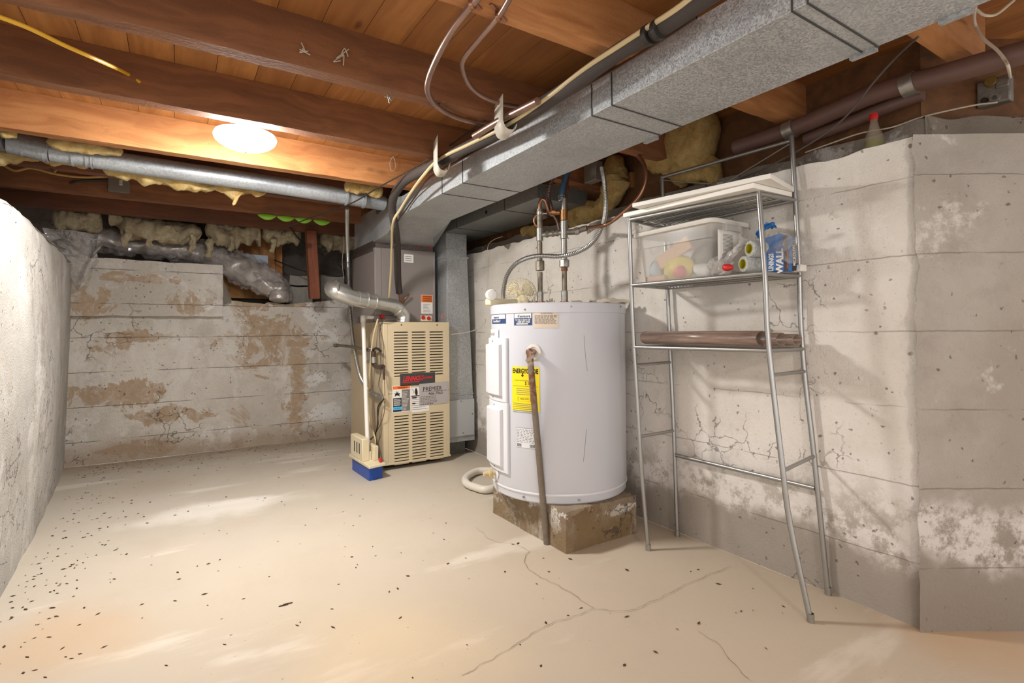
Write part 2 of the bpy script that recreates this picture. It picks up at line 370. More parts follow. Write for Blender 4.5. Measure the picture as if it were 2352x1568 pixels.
M['navy'] = plain('navy_print', '#2c4677', .5)
M['orange_p'] = plain('orange_print', '#ef7427', .5)
M['cyan_p'] = plain('cyan_print', '#4db8e6', .5)
M['tanprint'] = plain('tan_label', '#d9cbb8', .6)
M['blue'] = plain('blue_plastic', '#1c4fae', .35)
M['cream'] = plain('cream_plastic', '#e5d9b8', .4)
M['cream_brass'] = plain('cream_nylon_valve', '#cdb88a', .45)
M['hose'] = plain('white_vinyl_hose', '#ded9cc', .4)
M['board_white'] = plain('white_melamine', '#e9e6df', .4, var=.02)
M['cloth'] = plain('crumpled_cloth', '#cfc4b2', .85, bump=.3)
M['green'] = plain('green_plastic', '#8cc63a', .45)
M['glassblue'] = plain('blue_foam_board', '#b7c5d3', .7, bump=.2)
M['block'] = plain('grey_concrete_block', '#97938d', .95, var=.2, sc=30, bump=.7)
M['greyboard'] = plain('grey_slab', '#7f7b72', .8, var=.15)
M['box_grey'] = plain('grey_box_steel', '#7d766d', .5, .3)
M['hanger'] = plain('plastic_hanger_strap', '#c9c3b6', .5)
M['drywall'] = plain('pale_panel', '#b9bdbf', .5, .3, var=.03)
M['bluetape'] = plain('blue_wrap', '#3f6583', .5, sc=40, var=.3)
M['blueplastic'] = plain('blue_package_print', '#1f64a8', .35)
M['pack_brown'] = plain('brown_package_print', '#33211a', .35)
M['nap'] = plain('roller_nap', '#c9cdcb', .95, sc=140, var=.4, bump=1.0, bsc=200)
M['core'] = plain('yellow_green_core', '#b3a921', .5)
M['yellowpack'] = plain('yellow_package', '#e3cf5a', .4, sc=30, var=.2)
M['pinkpack'] = plain('pink_print', '#d9676a', .4)
M['plank'] = plain('tan_wood_block', '#d0ad8c', .7, sc=12)
M['greenish'] = plain('dull_brass_disc', '#8f7a3f', .5, .5)
M['oldmetal'] = plain('old_cast_aluminium', '#8a857c', .55, .5, sc=30, var=.25, bump=.6)
def film(name, tint, alpha, rough=.12, bs=14, bst=.8):
    g = G(name); n = g.math('ADD', g.noise(bs, 5, .6, 1.0), g.math('MULTIPLY', g.noise(bs*3, 3), .4)); g.bump(n, bst, .06)
    g.out(hx(tint), rough, 0, Specular_IOR_Level=1.0, Coat_Weight=.6, Coat_Roughness=.05)
    a = g.ramp(g.noise(bs*.6, 4), .35, .7, alpha*.7, min(1, alpha*1.3)); g.put(g.b.inputs['Alpha'], a); return g.m
M['film'] = film('clear_plastic_film', '#b5aca8', .38, .07)
M['film_white'] = film('milky_plastic_sheet', '#c9c4bf', .6)
M['bag_clear'] = film('clear_bag', '#e0dedb', .25, bs=30)
M['bag_white'] = film('white_grocery_bag', '#e9e5e0', .82, .35, bs=30)
M['foil'] = plain('silver_duct_jacket', '#c6c0bc', .3, .4, sc=10, var=.2, bump=.9, bsc=25)
def bin_mat():
    g = G('frosted_bin_plastic'); g.out(hx('#dcdad6'), .3, 0, Specular_IOR_Level=.5); g.put(g.b.inputs['Alpha'], .36); return g.m
M['bin'] = bin_mat(); M['bin_lid'] = plain('bin_lid_plastic', '#d9d6cf', .4, var=.03)
def glass_mat(name, c, a):
    g = G(name); g.out(hx(c), .08, 0, Specular_IOR_Level=.8); g.put(g.b.inputs['Alpha'], a); return g.m
M['bottle_glass'] = glass_mat('bottle_glass', '#a79a86', .38); M['liquid'] = glass_mat('yellow_liquid', '#7f8432', .9)
def vinyl():
    g = G('wood_look_vinyl'); co = g.map((60, 3, 60), co=g.warp(.03, 6)); n = g.noise(1, 6, .6, co=co)
    return g.out(g.mix(g.ramp(n, .3, .7), hx('#6d5a50'), hx('#a08a7c')), .3)
M['vinyl'] = vinyl(); M['vinyl_back'] = plain('vinyl_backing', '#8d8378', .7)
def insul(name, a, b, d):
    g = G(name); co = g.warp(.06, 12, 4)
    n = g.noise(14, 10, .75, 1.0, co=co); c = g.mix(g.ramp(n, .3, .7), hx(b), hx(a)); c = g.mix(g.ramp(g.noise(5, 6), .52, .75, 0, .7), c, hx(d))
    g.bump(g.math('ADD', n, g.math('MULTIPLY', g.noise(80, 6, .8), .6)), .9, .02); return g.out(c, .95, Specular_IOR_Level=.1)
M['ins_yellow'] = insul('yellow_fibreglass', '#f3dfa6', '#dfb76c', '#a8793f')
M['ins_old'] = insul('aged_fibreglass', '#cec1a2', '#a6977c', '#665a48')
M['ins_gold'] = insul('golden_fibreglass', '#e2c98c', '#c39a58', '#8a6238')
M['dirt'] = plain('debris', '#4b3523', .9, var=.4, sc=40)
M['crackm'] = plain('crack_dark', '#7d6a54', .9)
ge = G('lamp_diffuser'); ge.out(hx('#ffffff'), .4); ge.put(ge.b.inputs['Emission Color'], (1, .97, .93)); ge.put(ge.b.inputs['Emission Strength'], LAMP_EMIT); M['lampglass'] = ge.m
g = G('red_chalk_galv'); M['galv_supply'] = None
def galv_supply():
    g = G('galvanised_trunk'); v = g.n('ShaderNodeTexVoronoi'); g.lk(g.map((1, 1.0, 1), co=g.warp(.02, 30)), v.inputs['Vector']); v.inputs['Scale'].default_value = 190
    cc = g.xyz(v.outputs['Color'])[0]; c = g.mix(cc, hx('#9a9ea1'), hx('#c6cacc')); c = g.mix(g.ramp(g.noise(3, 5), .4, .75, 0, .3), c, hx('#808383'))
    x = g.xyz(g.warp(.05, 12)); p = P(1735, 62, X=1.35)
    d = g.vmath('DISTANCE', g.map((1, 1, 1.0), co=g.warp(.06, 14, 5)), (1.35, p.y, p.z)); c = g.mix(g.ramp(d, .015, .062, .65, 0), c, hx('#a33a33'))
    return g.out(c, g.math('ADD', g.math('MULTIPLY', cc, .25), .40), .4)
M['galv_supply'] = galv_supply()

# ------------------------------------------------------------ setting
def wallgrid(fn, nu, nv, mat, name, amp=.008):
    b = MB(); b.grid(fn, nu, nv, mat); return struct(b.build(name, origin=(0, 0, 0), sharp=60))
def ffl(u, v):
    x = -1.2+u*5.2; y = -3.2+v*9.6
    return Vector((x, y, rough((x, y, 0), .003, .8)))
wallgrid(ffl, 60, 100, M['floor'], 'floor')
# cracks in the floor slab (parts of the floor)
flo = bpy.data.objects['floor']
def crack(pts, w=.0022):
    b = MB(); p = catmull([P(x, y, Z=.004) for x, y in pts], 8); p = resample(p, .025); random.seed(len(pts)); vs = []; fs = []
    for i, q in enumerate(p):
        t = (p[min(i+1, len(p)-1)]-p[max(i-1, 0)]).normalized(); n = Vector((-t.y, t.x, 0)); j = n*random.uniform(-.006, .006); ww = w*random.uniform(.4, 1.1)
        vs += [q+j+n*ww/2, q+j-n*ww/2]
    fs = [(2*i, 2*i+1, 2*i+3, 2*i+2) for i in range(len(p)-1)]
    b.add(vs, fs, M['crackm']); b.build('crack', flo)
for o_ in (flo,): o_['_o'] = [0, 0, 0]
crack([(1060, 1550), (1160, 1495), (1255, 1435), (1335, 1410), (1362, 1396), (1440, 1402), (1520, 1370), (1600, 1330), (1680, 1300)])
crack([(1215, 1265), (1205, 1290), (1225, 1315), (1265, 1335), (1310, 1360), (1362, 1396)])
crack([(1605, 1448), (1650, 1480), (1690, 1530), (1720, 1560)])
crack([(1095, 1210), (1130, 1240), (1180, 1248), (1215, 1265)], .0016)
# back wall with recess top and rising patch
def fback(u, v):
    x = -1.0+u*3.6; top = 1.385+.03*math.sin(x*5)+.03*(x > .75)+rough((x, 0, 0), .02, 5)
    z = top*v; y = 5.62 + rough((x, 0, z), .014, 2.5, 1)
    if x > .78: y -= .03
    return Vector((x, y, z))
wallgrid(fback, 120, 50, M['wall_back'], 'wall_back')
b = MB()
xb = P(512, 650, Y=5.56).x
def rbox(b, lo, hi, mat, n=(20, 6, 8), amp=.012, sc=6, seed=0):
    def face(o, du, dv, nu, nv):
        def fn(u, v):
            p = Vector(o)+Vector(du)*u+Vector(dv)*v
            return p+noise.noise_vector(p*sc+Vector((seed, 0, 0)))*amp
        b.grid(fn, nu, nv, mat)
    x0, y0, z0 = lo; x1, y1, z1 = hi; X, Y, Z = x1-x0, y1-y0, z1-z0
    face(lo, (X,0,0), (0,0,Z), n[0], n[2]); face((x1,y0,z0), (0,Y,0), (0,0,Z), n[1], n[2]); face((x1,y1,z0), (-X,0,0), (0,0,Z), n[0], n[2]); face((x0,y1,z0), (0,-Y,0), (0,0,Z), n[1], n[2])
    face((x0,y0,z1), (X,0,0), (0,Y,0), n[0], n[1]); face((x0,y1,z0), (X,0,0), (0,-Y,0), n[0], n[1])
    return b
rbox(b, (-1.0, 5.545, 1.25), (xb, 5.95, P(400, 602, Y=5.545).z), M['wall_back'], amp=.014, n=(50, 10, 14))
struct(b.build('wall_back_ledge', origin=(0, 0, 0), sharp=60))
b = MB(); rbox(b, (-1.1, 5.64, 1.30), (2.6, 6.15, 1.375), M['ledge_stone'], n=(50, 8, 2), amp=.01); struct(b.build('trim_1', origin=(0, 0, 0), sharp=60))
wallgrid(lambda u, v: Vector((-2.3+rough((u*4, 0, v), .04, 3), 1.0+5.5*u, 1.2+v*1.1)), 60, 20, M['crawl_stone'], 'wall_crawlspace_left')
wallgrid(lambda u, v: Vector((-2.4+u*5.4, 6.15+rough((u*4, 0, v), .04, 3), 1.3+v*1.0)), 60, 20, M['crawl_stone'], 'wall_crawlspace')
# left wall
def fleft(u, v):
    y = 1.5+u*4.15; k = max(0, (y-3.2)/2.4); kb = max(0, (y-3.0)/2.55)
    xt = -.595-.11*k**1.8; xb_ = -.622-.135*kb**1.6
    z = 1.68*v; x = xb_*(1-v)+xt*v + .03*math.sin(v*math.pi)*min(1, max(0, (5.3-y)))
    if v > .97: x -= (v-.97)*.9
    return Vector((x+rough((0, y, z), .012, 2.2, 5)*min(1, (5.7-y)), y, z+(rough((0, y, 3), .02, 3)*v)))
wallgrid(fleft, 120, 60, M['wall_left'], 'wall_left')
b = MB(); b.grid(lambda u, v: Vector((-.61-v*1.8-.09*max(0, (u*4.15+1.5-3.2)/2.4)**1.8, 1.5+u*4.15, 1.66+rough((u*4, v, 1), .015, 4))), 60, 5, M['wall_left']); struct(b.build('wall_left_top', origin=(0, 0, 0)))
# right wall and its corner return
def fright(u, v):
    y = .775+u*(5.7-.775); z = 1.805*v + (rough((0, y, 7), .016, 6)*(v > .99))
    x = 2.293 + rough((1, y, z), .010, 2.4, 2)
    edge = max(0, 1-(y-.775)/.05); x += edge*.03
    return Vector((x, y, z))
wallgrid(fright, 170, 60, M['wall_right'], 'wall_right')
def z_c(v): return 1.805*v
def fcorn(u, v):
    a = Vector((2.268, .802)); e = Vector((3.15, .23)); p = a.lerp(e, u) + Vector((-.84, .54))*(max(0, 1-u*25)*(.004+rough((0, 0, z_c(v)), .016, 11))); z = 1.805*v
    return Vector((p.x+rough((p.x, 5, z), .006, 3, 3), p.y+rough((p.x, 5, z), .008, 3, 8), z))
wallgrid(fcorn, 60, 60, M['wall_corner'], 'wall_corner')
# stone shelf on top of right wall, rim boards behind
b = MB(); rbox(b, (2.30, .80, 1.70), (2.60, 5.9, 1.80), M['ledge_stone'], n=(5, 100, 3), amp=.008, sc=9); struct(b.build('trim_2', origin=(0, 0, 0), sharp=70))
b = MB(); rbox(b, (2.42, .81, 1.79), (2.62, 5.9, 1.895), M['ledge_stone'], n=(4, 120, 4), amp=.022, sc=7, seed=3)
CN = Vector((.5433, .8396, 0)); CD = Vector((.8396, -.5433, 0)); CA = Vector((2.3, .78, 0))
def PC(px, py, off):
    d = P(px, py, Y=1.0)-Vector((0, 0, CAMZ)); t = (CN.dot(CA)+off)/CN.dot(d); return Vector((0, 0, CAMZ))+d*t
def cslab(b, o0, o1, z0, z1, mat, n=60, amp=.01, sc=8, s0=0):
    CA = Vector((2.3, .78, 0))+CD*s0
    def f3(fn):
        def g_(u, v):
            p = fn(u, v); return p+noise.noise_vector(p*sc)*amp
        b.grid(g_, n, 5, mat)
    f3(lambda u, v: CA+CN*o0+CD*(u*1.1-.0)+Vector((0, 0, z0+(z1-z0)*v)))
    f3(lambda u, v: CA+CN*(o0+(o1-o0)*v)+CD*(u*1.1)+Vector((0, 0, z1)))
cslab(b, .10, .35, 1.79, 1.90, M['ledge_stone'], 60, .022, 7, .07)
struct(b.build('trim_3', origin=(0, 0, 0), sharp=70))
b = MB(); b.box((2.50, .855, 1.85), (2.56, 5.9, 2.245), M['rim_wood']); cslab(b, .17, .22, 1.85, 2.245, M['rim_wood'], 6, 0, 8, .12); struct(b.build('trim_4', origin=(0, 0, 0)))
b = MB(); cslab(b, .004, .30, 1.70, 1.803, M['wall_corner'], 40, .003); struct(b.build('trim_6', origin=(0, 0, 0)))
# subfloor boards
b = MB(); i0 = -12
for i in range(i0, 22):
    x = i*.1528; b.box((x+.001, -3.2, 2.245), (x+.1518, 6.3, 2.27), M['subfloor'])
b.box((-2.4, -3.2, 2.272), (3.5, 6.3, 2.30), M['subfloor']); struct(b.build('ceiling', origin=(0, 0, 0)))  # unseen slab, added to keep light from leaking between the boards
# rim joist at back
b = MB(); b.box((P(500, 560, Y=5.9).x, 5.96, 1.45), (P(640, 560, Y=5.9).x, 5.99, 2.2), M['board_wood']); struct(b.build('trim_5', origin=(0, 0, 0)))

# ------------------------------------------------------------ floor joists
JS = [(-.65, 'joist_front', 'brown floor joist nearest the camera over the duct'), (0.0, 'joist_front', 'brown joist crossing above the near end of the big duct'),
      (.66, 'joist_orange_lit', 'orange brown joist whose end shows beside the valve on the right wall'),
      (1.31, 'joist_orange_lit', 'orange joist that both copper pipes are strapped to'),
      (1.99, 'joist', 'long brown joist with cobweb scraps, behind the copper bends'),
      (2.625, 'joist', 'dark brown joist just in front of the round ceiling lamp'),
      (3.305, 'joist_orange_lit', 'joist directly behind the round ceiling lamp, lamplight painted in as bright orange'),
      (3.965, 'joist_dark', 'dark joist hidden mostly behind the round galvanised pipe'),
      (4.60, 'joist', 'red brown joist carrying the grey junction box'),
      (5.24, 'joist_dark', 'rearmost dark red joist above the aged insulation')]
for y, m, lab in JS:
    x1 = 2.50 if y > .5 else 3.4
    if 4.2 < y < 5.0: x1 = 1.385
    b = MB(); segs = 40
    def fj(y, x1, m):
        # a beam with slightly rough underside edges
        vs = []; n = 60
        for i in range(n+1):
            x = -1.5+(x1+1.5)*i/n
            e = [rough((x, y, k), .004, 14) for k in range(4)]
            vs += [Vector((x, y+e[0], 2.06+e[1]*.6)), Vector((x, y+.07+e[2], 2.06+e[3]*.6)), Vector((x, y+.07, 2.244)), Vector((x, y, 2.244))]
        fs = [(4*i+k, 4*(i+1)+k, 4*(i+1)+(k+1) % 4, 4*i+(k+1) % 4) for i in range(n) for k in range(4)] + [(0, 1, 2, 3), (4*n+3, 4*n+2, 4*n+1, 4*n)]
        b.add(vs, fs, M[m])
    fj(y, x1, m)
    tag(b.build('floor_joist', origin=(.5, y, 2.06)), lab, 'beam', 'floor joists')
# post under the rear joist
b = MB(); pt = P(722, 520, Y=5.2); b.box((pt.x-.045, 5.16, P(735, 686, Y=5.16).z), (pt.x+.045, 5.25, 2.06), M['post'])
po = b.build('wooden_post', bevel=.004); po.rotation_euler = (R(0), R(-3), 0)
tag(po, 'short red brown wooden post under the rear joists left of the furnace', 'post')

# ------------------------------------------------------------ ceiling light
lc = Vector((.294, 2.86, 2.06))
t = thing('ceiling_light', 'round white glowing dome lamp under the joists', 'lamp', tuple(lc))
b = MB(); b.lathe([(.001, .155), (.06, .155), (.06, .02), (.135, .012), (.137, -.004), (.125, -.006)], lc, M['white'], 48); b.build('mounting_pan', t)
b = MB(); b.lathe([(.140, -.002)]+[(.140*math.cos(R(a)), -.064*math.sin(R(a))) for a in range(5, 90, 8)]+[(.0005, -.064)], lc, M['lampglass'], 64); b.build('diffuser', t)
b = MB(); b.lathe([(.0005, .0), (.006, 0), (.008, -.01), (.0005, -.014)], lc+Vector((0, 0, -.064)), M['steel'], 12); b.build('finial', t)

# ------------------------------------------------------------ insulation
def lump(pts, ra, rb, mat, seed=0, amp=.35, sc=9, seg=26, name='insulation_batt', taper=True, drip=0):
    b = MB(); p = resample(catmull(pts, 8), .012); n = len(p); vs = []; fs = []
    for i, q in enumerate(p):
        t = (p[min(i+1, n-1)]-p[max(i-1, 0)]).normalized(); s_ = t.cross(Vector((0, 0, 1)))
        if s_.length < .2: s_ = Vector((0, 1, 0))
        s_.normalize(); u = s_.cross(t).normalized()
        k = i/(n-1); e = min(1, math.sqrt(max(0.0, 1-(2*k-1)**8)))+.02 if taper else 1
        for j in range(seg):
            a = 2*math.pi*j/seg; d = s_*math.cos(a)*ra*e+u*math.sin(a)*rb*e; w = q+d
            nn = noise.fractal(w*sc+Vector((seed*5.1, 0, 0)), .8, 2.1, 5)
            w = q+d*(1+amp*nn*1.6)
            if drip and math.sin(a) < 0: w.z -= drip*max(0, noise.noise(Vector((q.x*14, q.y*14, seed))))*(-math.sin(a))
            w.z = min(w.z, 2.242); vs.append(w)
    for i in range(n-1):
        for j in range(seg):
            j2 = (j+1) % seg; fs.append((i*seg+j, i*seg+j2, (i+1)*seg+j2, (i+1)*seg+j))
    fs += [tuple(range(seg-1, -1, -1)), tuple((n-1)*seg+k for k in range(seg))]
    b.add(vs, fs, mat); return b
def ins(pts, ra, rb, mat, lab, grp=None, **k):
    return tag(lump(pts, ra, rb, M[mat], **k).build('insulation_batt', sharp=80), lab, 'insulation', grp)
YP = 3.75
ins([P(-30, 362, Y=3.90), P(60, 360, Y=3.90), P(140, 366, Y=3.90), P(215, 378, Y=3.92)], .05, .032, 'ins_yellow', 'yellow fibreglass strip under the left end of the round pipe', seed=1, amp=.5, drip=.04)
ins([P(-5, 303, Y=3.46), P(40, 305, Y=3.46)], .04, .03, 'ins_yellow', 'small yellow fibreglass tuft at the left edge above the pipe', seed=2)
ins([P(105, 325, Y=3.56), P(170, 330, Y=3.56), P(230, 340, Y=3.56), P(285, 348, Y=3.56)], .04, .032, 'ins_yellow', 'yellow fibreglass strip above the round pipe behind the orange joist', seed=3, amp=.4)
ins([P(235, 388, Y=3.88), P(300, 400, Y=3.88), P(380, 412, Y=3.88), P(460, 424, Y=3.88), P(540, 433, Y=3.88), P(612, 443, Y=3.88)], .05, .034, 'ins_yellow', 'long bright yellow fibreglass strip under the middle of the round pipe', seed=4, amp=.5, drip=.05)
ins([P(560, 436, Y=3.85), P(545, 450, Y=3.85), P(535, 472, Y=3.85)], .012, .012, 'ins_yellow', 'yellow fibreglass shred dangling below the round pipe', seed=5)
ins([P(790, 425, Y=3.62), P(830, 432, Y=3.62), P(880, 440, Y=3.62)], .04, .045, 'ins_gold', 'golden fibreglass tuft over the round pipe by the furnace', seed=6, drip=.05)
# aged batts above the back wall
for i, (x0, x1, y0, y1, r) in enumerate(((120, 235, 495, 505, .075), (250, 330, 500, 508, .06), (275, 465, 518, 535, .085), (470, 600, 525, 535, .085), (600, 690, 530, 540, .08), (735, 820, 545, 548, .08))):
    ins([P(x0, y0, Y=5.48), P((x0+x1)/2, (y0+y1)/2+4, Y=5.48), P(x1, y1, Y=5.48)], .12, r, 'ins_old', ['aged fibreglass batt at the far left above the plastic sheet', 'short aged fibreglass batt with a dark hollow beside it', 'longest sagging aged fibreglass batt above the wrapped duct', 'sagging aged fibreglass batt above the blue foam board', 'aged fibreglass batt left of the wooden post', 'aged fibreglass batt between wooden post and furnace'][i], 'aged insulation over the back wall', seed=10+i, amp=.45, drip=.09, sc=7)
for i, (x, y, l) in enumerate(((190, 505, 25), (290, 540, 35), (345, 545, 28), (440, 555, 30), (480, 560, 40), (530, 560, 20), (627, 560, 25))):
    ins([P(x, y-20, Y=5.40), P(x+3, y, Y=5.40), P(x-4, y+l*.8, Y=5.40)], .028, .024, 'ins_old', 'aged fibreglass tuft hanging down, '+['far left of the row', 'second from the left, beside the hollow', 'third from the left', 'fourth from the left', 'longest, over the wrapped duct', 'short one over the blue foam board', 'rightmost one near the wooden stud'][i], 'hanging insulation tufts', seed=20+i, amp=.7, sc=14)
# golden batts behind water pipes
ins([P(1500, 330, X=2.42), P(1560, 330, X=2.40), P(1640, 320, X=2.40)], .10, .17, 'ins_gold', 'large golden fibreglass batt behind the rack top', seed=31, amp=.25, sc=5)
ins([P(1545, 400, X=2.40), P(1600, 395, X=2.40), P(1650, 380, X=2.40)], .08, .09, 'ins_gold', 'lower golden fibreglass lump behind the rack top rail', seed=32, amp=.3, sc=6)
ins([P(1310, 500, X=2.42), P(1360, 490, X=2.42), P(1400, 460, X=2.42), P(1420, 410, X=2.42), P(1400, 370, X=2.42)], .06, .085, 'ins_gold', 'curved golden fibreglass batt behind the water pipes', seed=33, amp=.35, sc=6)
ins([P(1305, 400, X=2.48), P(1350, 395, X=2.48)], .05, .05, 'ins_gold', 'small golden fibreglass lump behind the blue pipe', seed=34, amp=.4)
ins([P(1205, 532, X=2.45), P(1240, 528, X=2.45)], .05, .05, 'ins_gold', 'small golden fibreglass tuft on the wall beside the return duct', seed=35, amp=.4)

# ------------------------------------------------------------ round galvanised pipe
t = thing('round_duct_pipe', 'long round galvanised duct pipe hanging behind the orange joist', 'pipe', tuple(P(400, 395, Y=YP)))
pr = .056
runp = [P(x, y, Y=YY) for x, y, YY in ((215, 363, 3.74), (400, 391, 3.74), (600, 420, 3.74), (800, 452, 3.76), (880, 466, 3.80))]
end = Vector((1.62, 3.90, 2.10)); MB().tube(runp, pr, M['galv_pipe'], 28, 4).build('pipe_run', t)
e1 = [P(115, 347, Y=3.74), P(165, 354, Y=3.74), P(215, 363, Y=3.74)]
MB().tube(e1, pr*1.0, M['galv_pipe'], 28, 4).build('pipe_section', t)
MB().tube([P(20, 325, Y=3.74), P(70, 336, Y=3.74), P(115, 347, Y=3.74)], pr*1.12, M['galv_pipe'], 28, 4).build('pipe_section', t)
MB().tube([P(-60, 315, Y=3.8), P(20, 325, Y=3.74)], pr*.95, M['galv_pipe'], 28, 0).build('pipe_section', t)
for (x, y) in ((22, 325), (52, 332), (102, 344), (168, 355), (200, 360), (212, 362), (795, 451), (835, 458)):
    a = P(x, y, Y=3.74); d = (runp[1]-runp[0]).normalized(); MB().tube([a-d*.004, a+d*.004], pr*1.14, M['galv_pipe'], 28, 0).build('pipe_band', t)

# ------------------------------------------------------------ supply trunk duct
DX0, DX1, DZ0, DZ1 = 1.350, 1.735, 1.925, 2.055
t = thing('supply_duct', 'large rectangular galvanised duct running from furnace toward the camera', 'duct', (1.54, 2.0, DZ0))
b = MB(); b.box((DX0, -1.2, DZ0), (DX1, 3.52, DZ1), M['galv_supply']); b.build('trunk', t, bevel=.002)
for y in (P(1856, 14, X=DX0).y, P(1820, 34, X=DX0).y, P(1406, 248, X=DX0).y, P(1360, 272, X=DX0).y, P(1063, 418, X=DX0).y, P(1016, 440, X=DX0).y):
    b = MB(); b.box((DX0-.003, y-.0024, DZ0-.003), (DX1+.003, y+.0024, DZ1+.001), M['seam']); b.build('seam', t)
for (x, y) in ((1670, 60+105), (1985, 130)):
    pass
for px, py in ((1985, 122), (2195, 35), (1490, 318)):
    q = P(px, py, Z=DZ0); b = MB(); b.box((DX1-.008, q.y-.035, DZ0-.010), (DX1+.012, q.y+.035, DZ0+.004), M['galv']); b.build('duct_clip', t)
b = MB()   # transition elbow
prof = [(3.52, 1.925), (3.87, 1.846), (4.31, 1.85), (4.31, 2.055), (3.97, 2.055), (3.86, 2.11), (3.52, 2.055)]
wid = [(1.350, 1.735), (1.365, 1.745), (1.40, 1.95), (1.40, 1.95), (1.37, 1.90), (1.35, 1.85), (1.35, 1.735)]
L = [Vector((w[0], p[0], p[1])) for p, w in zip(prof, wid)]; Rr = [Vector((w[1], p[0], p[1])) for p, w in zip(prof, wid)]
n = len(prof); b.add(L+Rr, [tuple(range(n)), tuple(range(2*n-1, n-1, -1))]+[(i, i+n, (i+1) % n+n, (i+1) % n) for i in range(n)], M['galv']); b.build('elbow', t)
b = MB(); b.box((1.425, 4.31, 1.84), (1.93, 4.94, 2.145), M['galv']); b.build('plenum', t, bevel=.003)
b = MB(); b.box((1.417, 4.302, 1.80), (1.938, 4.948, 1.872), M['foil_red']); b.build('foil_tape', t)
random.seed(5)
for i in range(9):
    x = 1.44+i*.057; b = MB(); b.box((x, 4.297, 1.845+random.uniform(-.012, .012)), (x+.022, 4.301, 1.862+random.uniform(-.008, .012)), M['red'])
    b.build('red_tape_print', t)

# ------------------------------------------------------------ return duct
t = thing('return_duct', 'dull grey return duct above the wall with a tall drop beside the furnace', 'duct', (2.15, 3.9, 1.9))
b = MB(); b.box((1.975, 2.75, 1.957), (2.40, 4.75, 2.055), M['galv_dark']); b.build('trunk', t, bevel=.002)
for y in (P(1159, 481, X=1.975).y, P(1049, 523, X=1.975).y):
    b = MB(); b.box((1.972, y-.003, 1.954), (2.403, y+.003, 2.056), M['seam']); b.build('seam', t)
b = MB(); q = P(1117, 487, X=1.974); b.lathe([(.0005, 0), (.013, 0), (.013, .003)], q, M['black_in'], 16, (-1, 0, 0)); b.build('screw_hole', t)
ax0, ax1 = P(1031, 600, Y=4.12).x, P(1073, 600, Y=4.12).x
def colsec(z): 
    k = (1.75-z)/1.6; return 1.985, ax1+.065*max(0, k)
b = MB(); z0, z1 = .13, 1.957
l0, r0 = colsec(z0); l1, r1 = colsec(1.75)
b.hexa([Vector(p) for p in ((l0, 4.12, z0), (r0, 4.12, z0), (r0, 4.62, z0), (l0, 4.62, z0), (l1, 4.12, 1.75), (r1, 4.12, 1.75), (r1, 4.62, 1.75), (l1, 4.62, 1.75))], M['galv']); b.build('drop', t, bevel=.002)
b = MB(); b.box((l1, 4.13, 1.75), (r1, 4.61, 1.955), M['galv']); b.build('collar_box', t)
b = MB(); b.box((l1-.008, 4.112, 1.738), (r1+.008, 4.628, 1.758), M['galv']); b.build('drive_cleat', t)
zc = P(1060, 905, Y=4.12).z; l, r = colsec(zc); b = MB(); b.box((l-.004, 4.114, zc-.006), (r+.004, 4.62, zc+.006), M['galv']); b.build('drive_cleat', t)
zp0, zp1 = P(1060, 1000, Y=4.12).z, P(1060, 917, Y=4.12).z
b = MB(); b.box((1.965, 4.104, zp0), (r+.005, 4.118, zp1), M['drywall']); b.build('cover_plate', t, bevel=.001)
for px, py in ((1059, 921), (1064, 994), (1085, 950)):
    b = MB(); b.lathe([(.0005, -.003), (.004, -.003), (.005, 0)], P(px, py, Y=4.103), M['seam'], 10, (0, 1, 0)); b.build('screw', t)
b = MB(); b.box((2.0, 4.25, 0), (2.22, 4.60, .14), M['galv_dark']); b.build('base_boot', t)
# dark filter slot cover between furnace and drop
b = MB(); b.box((1.961, 4.10, P(1034, 898, Y=4.1).z), (1.986, 4.60, P(1034, 762, Y=4.1).z), M['seam']); b.build('filter_slot', t)

# ------------------------------------------------------------ furnace
FX0, FX1, FY0, FY1, FZ1 = 1.385, 1.955, 4.03, 4.93, 1.172
t = thing('furnace', 'tan gas furnace with louvred front panels and red badge', 'furnace', ((FX0+FX1)/2, 4.4, 0))
b = MB(); b.box((FX0, FY0+.03, .03), (FX1, FY1, FZ1), M['tan_dark']); b.build('cabinet', t, bevel=.004)
b = MB(); b.box((FX0+.04, FY0+.09, 0), (FX1-.04, FY1-.05, .03), M['black_in']); b.build('base', t)
def fxp(px): return P(px, 900, Y=FY0).x
def fz(px, py): return P(px, py, Y=FY0).z
cols = [(fxp(905), fxp(938)), (fxp(946), fxp(978)), (fxp(987), fxp(1018))]
px0, px1 = FX0+.035, FX1+.004
def louvre(name, z0, z1, s0, s1, rows):
    b = MB(); ya, yb = FY0-.004, FY0+.026
    xs = [px0]+[v for c in cols for v in c]+[px1]
    for i in range(0, 8, 2): b.box((xs[i], ya, z0), (xs[i+1], yb, z1), M['tan'])
    pitch = (s1-s0)/(rows); th = pitch*.36
    for c in cols:
        b.box((c[0], ya, z0), (c[1], yb, s0), M['tan']); b.box((c[0], ya, s1), (c[1], yb, z1), M['tan'])
        for k in range(rows):
            za = s0+pitch*k
            if k: pass
            b.box((c[0], ya, za+th), (c[1], ya+.008, za+pitch), M['tan'])
            b.box((c[0], ya+.006, za+th*.9), (c[1], yb, za+th*1.1), M['tan_dark'])
    o = b.build(name, t); return o
zmid = fz(950, 900)
louvre('upper_panel', zmid-.0, FZ1+.002, fz(960, 862), fz(960, 757), 16)
louvre('lower_panel', .055, zmid-.003, fz(960, 1060), fz(960, 946), 17)
b = MB(); b.box((px0+.01, FY0+.0262, .06), (px1-.01, FY0+.031, FZ1-.01), M['slot_dark']); b.build('dark_interior', t)
b = MB(); b.box((FX0-.003, FY0-.006, .045), (px0+.002, FY0+.031, FZ1+.003), M['tan']); b.build('corner_flange', t, bevel=.003)
